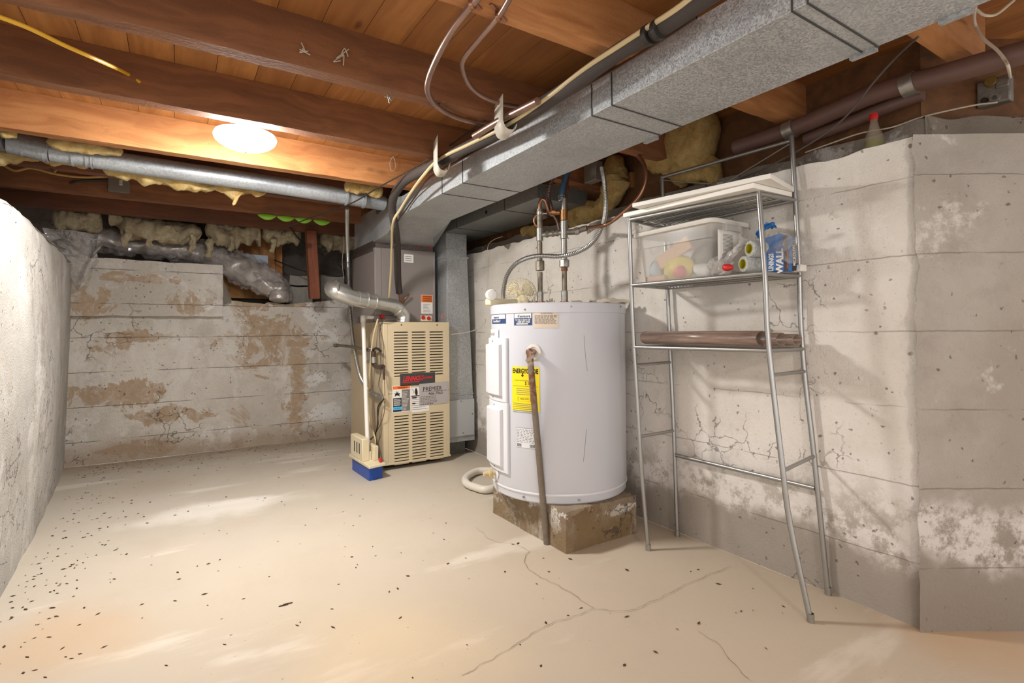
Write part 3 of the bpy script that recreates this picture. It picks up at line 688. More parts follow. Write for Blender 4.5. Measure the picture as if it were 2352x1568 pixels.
b = MB(); b.box((FX0, FY0-.010, .042), (FX1+.012, FY0+.03, .056), M['tan']); b.build('bottom_lip', t, bevel=.002)
b = MB(); b.box((FX0-.004, FY0+.03, FZ1-.002), (FX1+.006, FY1, FZ1+.004), M['tan_dark']); b.build('top_lip', t)
for px in (922, 1004):
    b = MB(); b.lathe([(.0005, -.004), (.006, -.003), (.007, 0)], P(px, 746, Y=FY0-.004), M['brass'], 10, (0, 1, 0)); b.build('screw', t)
def yfr(px, py, Yp):
    o = P(px, py, Y=Yp); return lambda u, v, e=0: Vector((o.x+u, Yp-e, o.z+v))
def rect(b, fr, u0, v0, u1, v1, mat, e=0, nu=1):
    b.grid(lambda u, v: fr(u0+(u1-u0)*u, v0+(v1-v0)*v, e), nu, 1, mat)
YF = FY0-.005
def size(pa, pb, Yp): a = P(*pa, Y=Yp); c = P(*pb, Y=Yp); return abs(c.x-a.x), abs(c.z-a.z)
# badge
w, h = size((919, 885), (999, 864), YF); fr = yfr(919, 887, YF); h = .10
b = MB(); rect(b, fr, 0, 0, w, h, M['seam'], .001); 
b.text('LENNOX', .054, lambda x, y: fr(.022+x, .040+y, .002), M['red_print'], shear=.25, bold=.0016, xs=.78)
rect(b, fr, .02, .027, .165, .033, M['red_print'], .002)
b.text('PULSE SERIES', .019, lambda x, y: fr(.18+x, .053+y, .002), M['red_print'], bold=.0006, xs=.95)
bx = b.build('brand_badge', t)
# warning label
w, h = size((900, 945), (937, 893), YF); fr = yfr(901, 948, YF); w = .155; h = .215
b = MB(); rect(b, fr, 0, 0, w, h, M['paper'], .001); rect(b, fr, .006, h-.03, w-.006, h-.006, M['orange_p'], .0015); b.text('WARNING', .017, lambda x, y: fr(.045+x, h-.025+y, .002), M['blackp'], bold=.0005)
rect(b, fr, .006, .006, .078, .115, M['blackp'], .0015); rect(b, fr, .08, .006, w-.006, h-.035, M['greyp'], .0015); rect(b, fr, .006, .02, .078, .045, M['cyan_p'], .002)
b.text('NOTICE', .012, lambda x, y: fr(.018+x, .028+y, .0025), M['navy'])
b.add([fr(.02+u, .125+v, .002) for u, v in ((0, 0), (.004, .02), (-.004, .03), (.012, .026), (.012, .05), (.02, .03), (.028, .045), (.03, .026), (.046, .03), (.038, .018), (.042, 0), (.03, .01), (.012, .01))], [tuple(range(13))], M['blackp'])
for k in range(7):
    rect(b, fr, .010, .055+k*.008, .065+(k*37 % 10)*.001, .058+k*.008, M['paper'], .002)
for k in range(14): rect(b, fr, .084, .015+k*.011, .115+(k*53 % 25)*.001, .018+k*.011, M['paper'], .002)
b.build('warning_label', t)
fr = yfr(943, 911, YF); b = MB(); w, h = .085, .075
rect(b, fr, 0, 0, w, h, M['paper'], .001); b.add([fr(.045+u, .008+v, .002) for u, v in ((0, 0), (-.008, .02), (-.006, .05), (0, .06), (.008, .055), (.016, .03), (.014, .005))], [tuple(range(7))], M['blackp'])
b.tube([fr(.012, .06, .002), fr(.03, .04, .002), fr(.022, .028, .002)], .0015, M['blackp'], 5); rect(b, fr, w, h-.022, w+.09, h-.002, M['orange_p'], .001); rect(b, fr, w, 0, w+.05, h-.022, M['navy'], .001); b.text('WARNING', .013, lambda x, y: fr(w+.012+x, h-.018+y, .002), M['blackp']); b.build('shock_label', t)
fr = yfr(945, 947, YF); b = MB(); rect(b, fr, 0, 0, .155, .135, M['paper'], .001)
for k in range(7): rect(b, fr, .006, .02+k*.016, .14-(k*37 % 20)*.001, .023+k*.016, M['greyp'], .0015)
rect(b, fr, .006, .112, .045, .124, M['blackp'], .002); rect(b, fr, .006, .066, .035, .076, M['blackp'], .002); b.build('instruction_label', t)
fr = yfr(963, 932, YF-.001); b = MB(); w, h = .262, .18
b.add([fr(0, 0, .002), fr(w, .005, .002), fr(w, h+.005, .002), fr(0, h, .002)], [(0, 1, 2, 3)], M['grey_label'])
b.text('PREMIER', .050, lambda x, y: fr(.030+x, h-.062+y, .003), M['blackp'], xs=.92); b.text('466-7060', .034, lambda x, y: fr(.08+x, h-.096+y, .003), M['blackp'], xs=1.0); rect(b, fr, .02, h-.067, w-.012, h-.065, M['blackp'], .003)
random.seed(3)
for k in range(6):
    x = .01
    while x < .15-(k == 0)*.03:
        l = random.uniform(.008, .022); rect(b, fr, x, .008+k*.0125, x+l, .013+k*.0125, M['greyp'] if k else M['blackp'], .003); x += l+.006
b.build('service_sticker', t)
fr = yfr(1003, 884, YF); b = MB(); rect(b, fr, 0, 0, .10, .022, M['cream'], .001); b.build('torn_tape', t)
# gas valve and fittings on the left side
SX = FX0-.012
b = MB(); b.tube([P(770, 792, X=1.30), P(800, 795, X=1.33), P(850, 805, X=1.35)], .013, M['rusty'], 12, 0); b.build('gas_pipe', t)
b = MB(); b.lathe([(.0005, -.02), (.017, -.02), (.019, 0), (.017, .02), (.0005, .02)], P(772, 793, X=1.30), M['rusty'], 14, (1, 0, 0)); b.build('pipe_cap', t)
b = MB(); q = P(845, 812, X=SX-.01); b.box((q.x-.012, q.y-.05, q.z-.05), (q.x+.02, q.y+.05, q.z+.05), M['drywall']); b.build('switch_box', t, bevel=.003)
b = MB(); b.tube([P(858, 806, X=SX-.03), P(857, 825, X=SX-.03), P(858, 835, X=SX-.03), P(866, 842, X=SX-.02), P(880, 842, X=SX-.01)], .019, M['copper_dark'], 14); b.build('gas_elbow', t)
b = MB(); b.lathe([(.0005, -.024), (.022, -.024), (.022, .024), (.0005, .024)], P(858, 826, X=SX-.03), M['chromed'], 8); b.build('union_nut', t)
b = MB(); b.tube([P(857, 812, X=SX-.03), P(858, 802, X=SX-.03), P(866, 800, X=SX-.03), P(874, 806, X=SX-.03)], .010, M['cable_black'], 10); b.build('gas_tube', t)
b = MB(); b.box(tuple(P(882, 845, X=SX-.01)-Vector((.006, .010, .09))), tuple(P(882, 845, X=SX-.01)+Vector((.006, .010, .01))), M['copper_dark']); b.build('valve_handle', t, bevel=.003)
b = MB(); b.lathe([(.0005, 0), (.022, 0), (.022, .014), (.0005, .016)], P(884, 915, X=FX0), M['cream'], 16, (-1, 0, 0)); b.build('grommet', t)

# ------------------------------------------------------------ coil cabinet
t = thing('coil_cabinet', 'grey metal coil cabinet on top of the furnace', 'cabinet', (1.67, 4.6, FZ1))
b = MB(); b.box((1.40, 4.27, FZ1+.005), (1.94, 4.93, 1.803), M['coil_grey']); b.build('cabinet', t, bevel=.006)
b = MB(); b.box((1.397, 4.266, 1.235), (1.455, 4.275, 1.80), M['coil_grey']); b.build('corner_trim', t, bevel=.003)
b = MB(); b.box((1.925, 4.266, FZ1+.01), (1.944, 4.275, 1.80), M['coil_grey']); b.build('corner_trim', t, bevel=.003)
b = MB(); b.box((1.394, 4.30, 1.775), (1.40, 4.93, 1.806), M['foil_red']); b.build('foil_tape', t)
b = MB(); b.box((1.399, 4.264, 1.235), (1.62, 4.2695, 1.239), M['seam']); b.build('panel_seam', t)
YC = 4.268
fr = yfr(928, 602, YC); b = MB(); rect(b, fr, 0, 0, .085, .07, M['paper'], .001)
for k in range(3): rect(b, fr, .01, .015+k*.017, .07, .019+k*.017, M['greyp'], .002)
b.build('small_sticker', t)
fr = yfr(967, 720, YC); b = MB(); rect(b, fr, 0, 0, .11, .165, M['paper'], .001); rect(b, fr, .003, .10, .107, .162, M['orange_p'], .0015)
for k in range(3): b.text('WARNING', .017, lambda x, y: fr(.02+x, .107+k*.018+y, .002), M['blackp'], bold=.0005)
for k in range(6): rect(b, fr, .02, .015+k*.013, .09-(k*37 % 30)*.001, .018+k*.013, M['greyp'], .002)
b.build('warning_sticker', t)
fr = yfr(966, 737, YC); b = MB(); rect(b, fr, 0, 0, .105, .048, M['cream'], .002); b.build('drain_plate', t)
for px in (972, 985):
    b = MB(); b.lathe([(.0005, .01), (.014, .01), (.016, 0), (.018, 0)], P(px, 731 if px == 985 else 729, Y=YC-.003), M['red'], 20, (0, -1, 0)); b.build('drain_plug', t)
b = MB(); b.box(tuple(P(796, 738, X=1.39)-Vector((.004, 0, .03))), tuple(P(868, 736, X=1.39)+Vector((.004, .0, .05))), M['foil_red'])
b = MB(); b.lathe([(.0005, .028), (.018, .028), (.020, 0)], P(877, 727, Y=YC-.004), M['red'], 20, (0, -1, 0)); b.build('drain_plug', t)
b = MB(); b.box((1.392, 4.30, FZ1+.004), (1.398, 4.92, FZ1+.06), M['foil_red']); b.build('foil_tape', t)

# ------------------------------------------------------------ flue
t = thing('flue_pipe', 'silver aluminium vent pipe bending up from the furnace top', 'pipe', (1.5, 4.1, 1.175))
ctr = [P(926, 740, Y=4.13), P(926, 722, Y=4.13), P(908, 704, Y=4.11), P(880, 697, Y=4.08), P(840, 690, Y=4.04)]
b = MB(); b.tube(ctr, .054, M['alu'], 28, 6); b.build('elbow', t)
c2 = [P(840, 690, Y=4.04), P(810, 685, Y=4.02), P(785, 675, Y=4.0), P(770, 669, Y=4.01), P(764, 664, Y=4.07), P(766, 660, Y=4.16)]
b = MB(); b.tube(c2, .060, M['alu'], 28, 6); b.build('elbow', t)
c3 = [P(765, 662, Y=4.10), P(766, 660, Y=4.2), Vector((1.22, 4.5, 1.44)), Vector((1.25, 4.95, 1.46))]
b = MB(); b.tube(c3, .058, M['alu'], 28, 6); b.build('rear_pipe', t)
for k, (px, py, Y_, r) in enumerate(((926, 733, 4.13, .056), (905, 703, 4.11, .058), (862, 693, 4.06, .061), (842, 690, 4.04, .064), (822, 687, 4.03, .063), (770, 669, 3.99, .064), (917, 713, 4.12, .057))):
    q = P(px, py, Y=Y_); d = Vector((0, 0, 1)) if k == 0 else ((Vector((.6, 0, -.6)).normalized()) if k == 6 else (Vector((1, .1, -.12)).normalized() if k < 5 else Vector((1, 0, -.3)).normalized()))
    b = MB(); b.tube([q-d*.004, q+d*.004], r, M['alu'], 28, 0); b.build('seam_ring', t)

# ------------------------------------------------------------ pvc drain, condensate pump
pc = P(848, 1106, Z=0); PX0, PX1, PY0, PY1 = 1.15, 1.315, 3.80, 3.94
pl = P(808, 1079, Z=0); prr = P(880, 1098, Z=0)
t = thing('condensate_pump', 'small condensate pump with blue tank and cream housing on the floor', 'pump', (pc.x, pc.y, 0))
e1 = (prr-pc); e2 = (pl-pc)
def pq(a, c, z): return pc+e1*a+e2*c+Vector((0, 0, z))
def pbox(a0, a1, c0, c1, z0, z1, mat, name, par, bev=.004):
    b = MB(); b.hexa([pq(a0, c0, z0), pq(a1, c0, z0), pq(a1, c1, z0), pq(a0, c1, z0), pq(a0, c0, z1), pq(a1, c0, z1), pq(a1, c1, z1), pq(a0, c1, z1)], mat)
    return b.build(name, par, bevel=bev)
zb = .10
pbox(.02, 1, .02, 1, 0, zb, M['blue'], 'reservoir', t, .006)
pbox(-.10, 1.08, -.08, 1.10, zb, zb+.022, M['cream'], 'lid', t)
pbox(-.08, .42, .30, 1.0, zb+.022, zb+.19, M['cream'], 'motor_housing', t, .006)
pbox(.62, .95, .2, .75, zb+.022, zb+.13, M['cream'], 'relay_cover', t, .004)
for k in range(3): pbox(-.09, -.078, .45+k*.14, .50+k*.14, zb+.07, zb+.15, M['seam'], 'vent_slot', t, 0)
pbox(.78, .92, -.02, .08, zb+.022, zb+.05, M['red'], 'red_tag', t, .002)
t = thing('drain_pipe', 'white plastic drain pipe standing beside the furnace', 'pipe', tuple(P(843, 1068, X=1.24)))
Xp = 1.27
top = P(834, 731, X=1.31); bot = P(846, 1066, X=1.245)
MB().tube([top, bot], .0165, M['pvc'], 16, 0).build('vertical_pipe', t)
MB().tube([top+Vector((0, 0, -.035)), top+Vector((0, 0, .0)), top+Vector((.004, .008, .012)), top+Vector((.04, .04, .012))], .022, M['pvc'], 16, 4).build('elbow', t)
MB().tube([top+Vector((.03, .03, .012)), P(868, 729, Y=4.3)], .0165, M['pvc'], 16, 0).build('branch_pipe', t)
MB().tube([bot, bot+Vector((0, 0, .10))], .021, M['pvc'], 16, 0).build('coupling', t)
def wire(name, pts, r, mat, lab, cat='cable', grp=None, seg=8, smooth=6):
    return tag(MB().tube(pts, r, M[mat], seg, smooth).build(name), lab, cat, grp)
X1 = 1.33
wire('tubing', [P(868, 732, X=1.37), P(858, 770, X=1.34), P(852, 820, X=1.33), P(848, 880, X=1.33), P(846, 930, X=1.33), P(850, 970, X=1.33), P(862, 1010, X=1.33), P(858, 1040, X=1.33), P(856, 1058, X=1.33)], .007, 'cable_beige', 'clear yellowish tube hanging beside the white drain pipe', 'tube')
wire('electrical_cord', [P(918, 733, Y=4.02), P(885, 735, Y=3.99), P(872, 755, X=1.37), P(873, 800, X=1.36), P(875, 850, X=1.36), P(870, 885, X=1.35), P(880, 913, X=1.365), P(870, 940, X=1.35), P(866, 980, X=1.35), P(860, 1000, X=1.34), P(845, 1012, X=1.33)], .0045, 'cable_grey', 'grey wire looping down the furnace side from its top', 'cord')
wire('electrical_cord', [P(882, 916, X=1.36), P(868, 935, X=1.34), P(868, 975, X=1.34), P(862, 1000, X=1.34), P(868, 1030, X=1.34), P(872, 1062, X=1.34)], .005, 'cable_black', 'black cord from grommet down to the condensate pump', 'cord')
wire('thermostat_wire', [P(870, 740, X=1.378), P(880, 790, X=1.378), P(882, 860, X=1.378), P(884, 900, X=1.375), P(882, 950, X=1.37), P(868, 985, X=1.35), P(852, 1010, X=1.33)], .003, 'wire_brown', 'thin brown wire hanging along the furnace corner', 'wire')
fc = thing('flexible_conduit', 'flexible steel conduit dropping down the furnace left side', 'conduit', tuple(P(868, 912, X=1.36)))
MB().ribbed([P(797, 478, X=1.10), P(797, 520, X=1.20), P(799, 600, X=1.31), P(803, 700, X=1.345), P(812, 790, X=1.35), P(826, 860, X=1.35), P(846, 893, X=1.345), P(856, 902, X=1.345)], .0155, M['flex'], .011, 12).build('conduit', fc)
MB().tube([P(855, 901, X=1.345), P(872, 913, X=1.36)], .019, M['chromed'], 12, 0).build('connector', fc)
MB().tube([P(866, 908, X=1.352), P(870, 911, X=1.357)], .024, M['chromed'], 8, 0).build('lock_nut', fc)

# ------------------------------------------------------------ line set over and beside the duct
YL = [(917, 672, 4.20), (914, 640, 4.12), (913, 600, 3.98), (912, 560, 3.80), (907, 520, 3.58)]
t = thing('insulated_pipe', 'thick black foam insulated refrigerant pipe along the duct edge', 'pipe', tuple(P(917, 672, Y=4.20)))
LX = DX0-.035
line = [P(x, y, Y=q) for x, y, q in YL]+[P(x, y, X=xx) for x, y, xx in ((901, 482, 1.27), (905, 450, 1.235), (925, 420, 1.22), (955, 400, 1.215), (990, 383, 1.21), (1050, 350, 1.215), (1140, 305, 1.22), (1230, 250, 1.22), (1330, 185, 1.225), (1420, 120, 1.235), (1500, 75, 1.235), (1600, 8, 1.235), (1700, -60, 1.235))]
MB().tube(line, .028, M['foam_black'], 16, 6).build('foam_sleeve', t)
MB().tube([P(917, 668, Y=4.20), P(920, 690, Y=4.22), P(925, 700, Y=4.25)], .011, M['copper'], 12, 4).build('copper_tail', t)
MB().tube([P(915, 664, Y=4.19), P(918, 674, Y=4.20)], .022, M['white'], 14, 0).build('white_coupling', t)
for x, y, q in ((906, 520, 3.58), (911, 560, 3.80)):
    MB().tube([P(x-9, y+3, Y=q-.02), P(x, y+1, Y=q-.035), P(x+9, y-4, Y=q-.02)], .0015, M['steel'], 6, 3).build('wire_tie', t)
for x, y in ((1045, 352), (1490, 80), (1512, 68)):
    q = P(x, y, X=1.222); MB().tube([q-Vector((0, .008, 0)), q+Vector((0, .008, 0))], .031, M['cable_black'], 14, 0).build('zip_tie', t)
wire('copper_pipe', [P(940, 676, Y=4.22), P(932, 684, Y=4.22), P(926, 694, Y=4.24)], .008, 'copper', 'short copper stub tubes at the coil cabinet front', 'pipe')
wire('beige_cable', [P(893, 695, Y=4.18), P(898, 620, Y=3.98), P(900, 560, Y=3.75), P(903, 510, X=1.25), P(920, 480, X=1.25), P(945, 440, X=1.22), P(975, 400, X=1.19), P(1010, 365, X=1.18), P(1080, 330, X=1.19), P(1160, 290, X=1.19), P(1250, 230, X=1.195), P(1340, 160, X=1.20), P(1430, 100, X=1.205), P(1540, 30, X=1.205), P(1600, -15, X=1.205)], .0085, 'cable_beige', 'beige cable bundled with the black pipe along the duct')
wire('grey_cable', [P(912, 510, X=1.325), P(930, 485, X=1.33), P(955, 450, X=1.33), P(990, 405, X=1.28), P(1080, 355, X=1.25), P(1180, 300, X=1.25), P(1290, 230, X=1.27), P(1400, 165, X=1.325), P(1500, 105, X=1.335), P(1600, 40, X=1.335)], .005, 'copper_dark', 'thin dark copper tube beneath the black foam pipe', 'pipe')
wire('black_cable', [P(640, 530, Y=4.55), P(700, 505, Y=4.3), P(800, 470, Y=3.72), P(870, 430, Y=3.25), P(960, 380, Y=2.9), P(1040, 330, Y=2.6), P(1130, 265, Y=2.3), P(1250, 190, Y=2.0), P(1380, 105, Y=1.7), P(1530, 0, Y=1.45)], .0045, 'cable_black', 'thin black cable stretching diagonally beside the beige cable')
wire('clear_conduit', [P(1080, 325, X=1.285), P(1150, 280, X=1.282), P(1230, 232, X=1.285), P(1330, 165, X=1.30)], .014, 'cable_cream', 'pale conduit tube lying on the cable bundle') if False else None
for nm, pts, r_ in (('pale_conduit', [P(1090, 312, X=1.165), P(1150, 276, X=1.165), P(1235, 232, X=1.17)], .015),):
    tag(MB().tube(pts, r_, M['copper_pale'], 14, 4).build('pale_conduit'), 'pale shiny conduit tube lying above the beige cable', 'conduit')
# hanger straps
def strap(pts, w, mat, lab, grp):
    b = MB(); p = catmull([Vector(q) for q in pts], 6); vs = []; n = len(p)
    for i, q in enumerate(p):
        s_ = Vector((.25, .97, 0))*w/2
        vs += [q-s_, q+s_]
    b.add(vs, [(2*i, 2*i+1, 2*i+3, 2*i+2) for i in range(n-1)], M[mat]); o = b.build('hanger_strap'); m = o.modifiers.new('s', 'SOLIDIFY'); m.thickness = .002
    return tag(o, lab, 'strap', grp)
for (x, y, y0, lab) in ((1145, 275, 253, 'white plastic strap holding the cable bundle, nearer the copper bends'), (1000, 372, 340, 'white plastic strap holding the cable bundle, nearer the furnace')):
    a = P(x, y0-8, X=1.16); c = P(x, y, X=1.15)
    strap([a+Vector((0, 0, .03)), a, c, c+Vector((.0, -.002, -.03)), c+Vector((.02, 0, -.055)), c+Vector((.06, .0, -.05)), c+Vector((.075, 0, -.01))], .12, 'hanger', lab, 'hanger straps')

# ------------------------------------------------------------ copper bends near ceiling
def copper(pts, r, lab, straps):
    t = thing('copper_pipe', lab, 'pipe', tuple(pts[0]), 'copper pipes under the joists')
    MB().tube(pts, r, M['copper_pale'], 14, 8).build('pipe', t)
    for q, d in straps:
        d = Vector(d).normalized(); b = MB(); b.tube([q-d*.006, q+d*.006], r+.003, M['copper'], 14, 0); s_ = d.cross(Vector((0, 0, 1))).normalized()
        b.box((-.05, -.006, -.001), (.05, .006, .002), M['copper'], Matrix.Translation(q+Vector((0, 0, r))) @ Matrix((s_, d, (0, 0, 1))).transposed().to_4x4()); b.build('pipe_strap', t)
ZC = 2.045
q1 = P(1085, 10, Z=ZC); copper([P(1125, -40, Z=ZC), q1, P(1045, 60, Z=2.03), P(1010, 120, Z=2.02), P(985, 180, Z=2.02), P(984, 215, Z=2.025), P(1005, 245, Z=2.035), P(1050, 270, Z=2.04), P(1110, 285, Z=2.045), P(1160, 292, Z=2.045)], .011, 'thicker copper pipe bending under the joists, left of the pair', [(q1, (.5, -.8, 0)), (P(1003, 245, Z=2.037), (.8, .3, 0))])
q2 = P(1145, 38, Z=ZC); copper([P(1180, -20, Z=ZC), q2, P(1105, 85, Z=2.03), P(1068, 130, Z=2.02), P(1062, 155, Z=2.02), P(1078, 195, Z=2.03), P(1110, 222, Z=2.05), P(1150, 238, Z=2.07), P(1190, 245, Z=2.09)], .009, 'thinner copper pipe bending under the joists, right of the pair', [(q2, (.5, -.8, 0))])
# cables on the left
wire('yellow_cable', [P(-40, 25, Z=2.03), P(60, 62, Z=2.03), P(150, 105, Z=2.03), P(230, 140, Z=2.05), P(290, 168, Y=2.61), P(323, 190, Y=2.625)], .007, 'cable_yellow', 'bright yellow cable entering the joist at upper left')
wire('cream_cable', [P(5, 378, Y=4.56), P(35, 392, Y=4.56), P(72, 386, Y=4.56), P(130, 400, Y=4.56), P(190, 407, Y=4.56), P(250, 405, Y=4.56)], .008, 'cable_cream', 'cream cable sagging along the joist to the junction box')
wire('black_cable', [P(160, 421, Y=4.57), P(180, 416, Y=4.56), P(215, 414, Y=4.56), P(252, 415, Y=4.56)], .009, 'cable_black', 'short black cable from a joist hole to the junction box')
t = thing('junction_box', 'grey steel junction box on the red brown joist', 'box', tuple(P(272, 440, Y=4.55)))
q = P(250, 402, Y=4.55); r_ = P(297, 443, Y=4.55); b = MB(); b.box((q.x, 4.55, r_.z), (r_.x, 4.598, q.z), M['box_grey']); b.build('box', t, bevel=.003)
b = MB(); b.box((q.x-.004, 4.545, r_.z-.004), (r_.x+.004, 4.551, q.z+.004), M['box_grey']); b.build('cover', t, bevel=.002)
b = MB(); f_ = yfr(274, 425, 4.544)
for k in range(3): rect(b, f_, .0, k*.013, .018, k*.013+.008, M['paper'], .001)
b.build('marking', t)
# green caps
for i, (x, y) in enumerate(((613, 495), (656, 499), (697, 503), (739, 508))):
    q = P(x, y, Y=4.62); b = MB()
    for sgn in (1,):
        b.grid(lambda u, v: q+Vector(((u-.5)*.135, -.012*math.sin(v*math.pi)*(1-(2*u-1)**2), (.014-.048*v)*(1-(2*u-1)**2))), 16, 6, M['green'])
    o = b.build('green_clip'); m = o.modifiers.new('s', 'SOLIDIFY'); m.thickness = .004
    tag(o, 'lime green plastic cup under the rear joist, '+['leftmost of four', 'second from the left', 'third from the left', 'rightmost, beside the wooden post'][i], 'clip', 'green plastic cups')
# small cobweb scraps and hooks on joists
def scrap(q, lab, s=.02, seed=0, nm='cobweb_scrap', mat='white_wire', grp='scraps on the joists'):
    random.seed(seed); b = MB()
    for k in range(4):
        a = q+Vector((random.uniform(-s, s)*.3, 0, random.uniform(-s, s)*.3))
        b.tube([a, a+Vector((random.uniform(-s, s), -.006, random.uniform(-s, s))), a+Vector((random.uniform(-s, s), -.004, random.uniform(-s, s)*1.6))], .002, M[mat], 6, 4)
    return tag(b.build(nm), lab, 'scrap', grp)
scrap(P(697, 115, Y=1.985), 'pale string scrap on the long joist, left one', .02, 1)
scrap(P(783, 128, Y=1.985), 'pale branching string scrap on the long joist, right one', .03, 2)
scrap(P(893, 222, Y=2.0), 'small metal hook hanging from the joist edge', .02, 3, 'hook', 'chromed', None)
wire('string_loop', [P(903, 358, Y=3.29), P(896, 372, Y=3.29), P(897, 388, Y=3.29), P(903, 392, Y=3.29), P(908, 384, Y=3.29), P(907, 370, Y=3.29), P(903, 358, Y=3.29)], .0015, 'white_wire', 'thin wire loop hanging before the orange joist', 'wire')
wire('coat_hook', [P(115, 388, Y=4.0), P(122, 390, Y=3.98), P(126, 395, Y=3.98), P(130, 391, Y=3.98), P(130, 386, Y=3.98)], .003, 'copper', 'small bent hook under the dark joist at left', 'hook')

# ------------------------------------------------------------ things above the back wall
def crumple(pts, rads, mat, seed, amp, sc, seg=40, step=.02, squash=1.0):
    b = MB(); p = resample(catmull(pts, 8), step); n = len(p); vs = []; fs = []
    for i, q in enumerate(p):
        t = (p[min(i+1, n-1)]-p[max(i-1, 0)]).normalized(); s_ = t.cross(Vector((0, 0, 1)))
        if s_.length < .3: s_ = Vector((0, 1, 0)).cross(t) if abs(t.y) < .9 else Vector((1, 0, 0))
        s_.normalize(); u = s_.cross(t).normalized(); k = i/(n-1)*(len(rads)-1); k0 = min(int(k), len(rads)-2); rr = rads[k0]*(1-(k-k0))+rads[k0+1]*(k-k0)
        for j in range(seg):
            a = 2*math.pi*j/seg; d = s_*math.cos(a)+u*math.sin(a)*squash
            w = q+d*rr; v1 = abs(noise.noise(w*sc+Vector((seed, 0, 0)))); v2 = abs(noise.noise(w*sc*2.3+Vector((0, seed, 0))))
            vs.append(q+d*rr*(1+amp*(.5-v1*2-v2*.8)))
    for i in range(n-1):
        for j in range(seg):
            j2 = (j+1) % seg; fs.append((i*seg+j, i*seg+j2, (i+1)*seg+j2, (i+1)*seg+j))
    fs += [tuple(range(seg-1, -1, -1)), tuple((n-1)*seg+k for k in range(seg))]
    b.add(vs, fs, mat); return b
t = thing('wrapped_flexible_duct', 'silvery flexible duct wrapped in crumpled clear plastic on the wall ledge', 'duct', tuple(P(430, 590, Y=5.62)))
wp = [P(225, 548, Y=5.74), P(300, 560, Y=5.76), P(400, 570, Y=5.76), P(480, 588, Y=5.74), P(560, 622, Y=5.62), P(610, 645, Y=5.50), P(640, 668, Y=5.45), P(640, 690, Y=5.43)]
crumple(wp, [.07, .08, .085, .095, .12, .125, .115, .08], M['foil'], 1, .15, 7).build('duct', t, sharp=80)
crumple(wp, [.11, .11, .115, .13, .15, .155, .14, .09], M['film'], 2, .42, 9).build('plastic_wrap', t, sharp=1)
# milky sheet at the corner
b = MB()
def sh(u, v):
    a = P(100+u*135, 525+u*15, Y=5.45); z = a.z-v*(.40-.12*math.sin(u*7)-.1*u)
    y = 5.40+.03*math.sin(u*9+v*3)+.05*noise.noise(Vector((u*5, v*6, 1)))
    return Vector((a.x+.02*math.sin(v*6), y-.06*v, z))
b.grid(sh, 30, 20, M['film_white']); o = b.build('plastic_sheet', sharp=80)
tag(o, 'milky plastic sheet draped over the back left corner of the wall', 'sheet')
b = MB(); q0, q1_ = P(521, 578, Y=5.85), P(616, 602, Y=5.85); b.box((q0.x, 5.85, q1_.z-.08), (q1_.x, 5.90, q0.z-.01), M['glassblue']); tag(b.build('foam_board', bevel=.003), 'pale blue grey foam board behind the wrapped duct', 'board')
b = MB(); b.beam(P(641, 640, Y=5.92), P(640, 550, Y=5.92), .06, .04, M['board_wood'], (0, 1, 0)); tag(b.build('wall_stud'), 'narrow raw wood stud right of the foam board', 'stud')
for i, (x0, x1, y0, y1) in enumerate(((665, 718, 632, 656), (665, 718, 658, 684), (738, 790, 632, 680))):
    a, c = P(x0, y0, Y=5.75), P(x1, y1, Y=5.75); c.z = c.z if i == 0 else 1.372; b = MB(); rbox(b, (a.x, 5.75, c.z), (c.x, 5.95, a.z), M['block'], n=(8, 6, 5), amp=.006, sc=12); tag(b.build('concrete_block'), ['upper grey concrete block left of the wooden post', 'lower grey concrete block left of the wooden post', 'grey concrete block between post and furnace'][i], 'block', 'concrete blocks on the back wall')
b = MB(); b.hexa([P(513, 655, Y=5.52), P(533, 690, Y=5.50), P(533, 690, Y=5.54), P(513, 700, Y=5.56), P(513, 640, Y=5.52), P(516, 652, Y=5.50), P(516, 652, Y=5.54), P(513, 640, Y=5.56)], M['greyboard'])
tag(b.build('board_offcut'), 'small grey board offcut leaning at the end of the wall ledge', 'board')
wire('black_cable', [P(664, 520, Y=5.15), P(700, 560, Y=5.4), P(770, 602, Y=5.5), P(790, 620, Y=5.4), P(785, 634, Y=5.3), P(740, 632, Y=5.3), P(690, 620, Y=5.4), P(630, 597, Y=5.7)], .006, 'cable_black', 'loop of black cable beside the wooden post')
wire('white_wire', [P(787, 520, Y=5.3), P(790, 560, Y=5.3), P(786, 600, Y=5.3), P(790, 640, Y=5.3)], .003, 'white_wire', 'thin white wire hanging between post and conduit', 'wire')

# ------------------------------------------------------------ water heater
TC = Vector((1.89, 2.44)); TR = .388; TZ0, TZ1 = .205, 1.245
b = MB(); rbox(b, (1.617, 2.035, 0), (2.105, 2.735, TZ0-.002), M['pad'], n=(14, 18, 6), amp=.006, sc=10)
tag(b.build('concrete_pad'), 'stained concrete block pad under the water heater', 'pad')
t = thing('water_heater', 'short wide white electric water heater on a concrete pad', 'water heater', (TC.x, TC.y, TZ0))
c3_ = (TC.x, TC.y, 0)
MB().lathe([(.0005, TZ0), (TR-.012, TZ0), (TR-.004, TZ0+.008), (TR-.002, TZ0+.045), (TR, TZ0+.05), (TR, TZ1-.05)], c3_, M['tank_white'], 96).build('tank', t)
MB().lathe([(TR+.001, TZ1-.055), (TR+.004, TZ1-.052), (TR+.004, TZ1-.006), (TR-.004, TZ1), (.0005, TZ1+.002)], c3_, M['tank_white'], 96).build('lid', t)
MB().lathe([(TR+.001, TZ0+.042), (TR+.0035, TZ0+.046), (TR+.0035, TZ0+.052), (TR+.001, TZ0+.056)], c3_, M['tank_panel'], 96).build('base_rib', t)
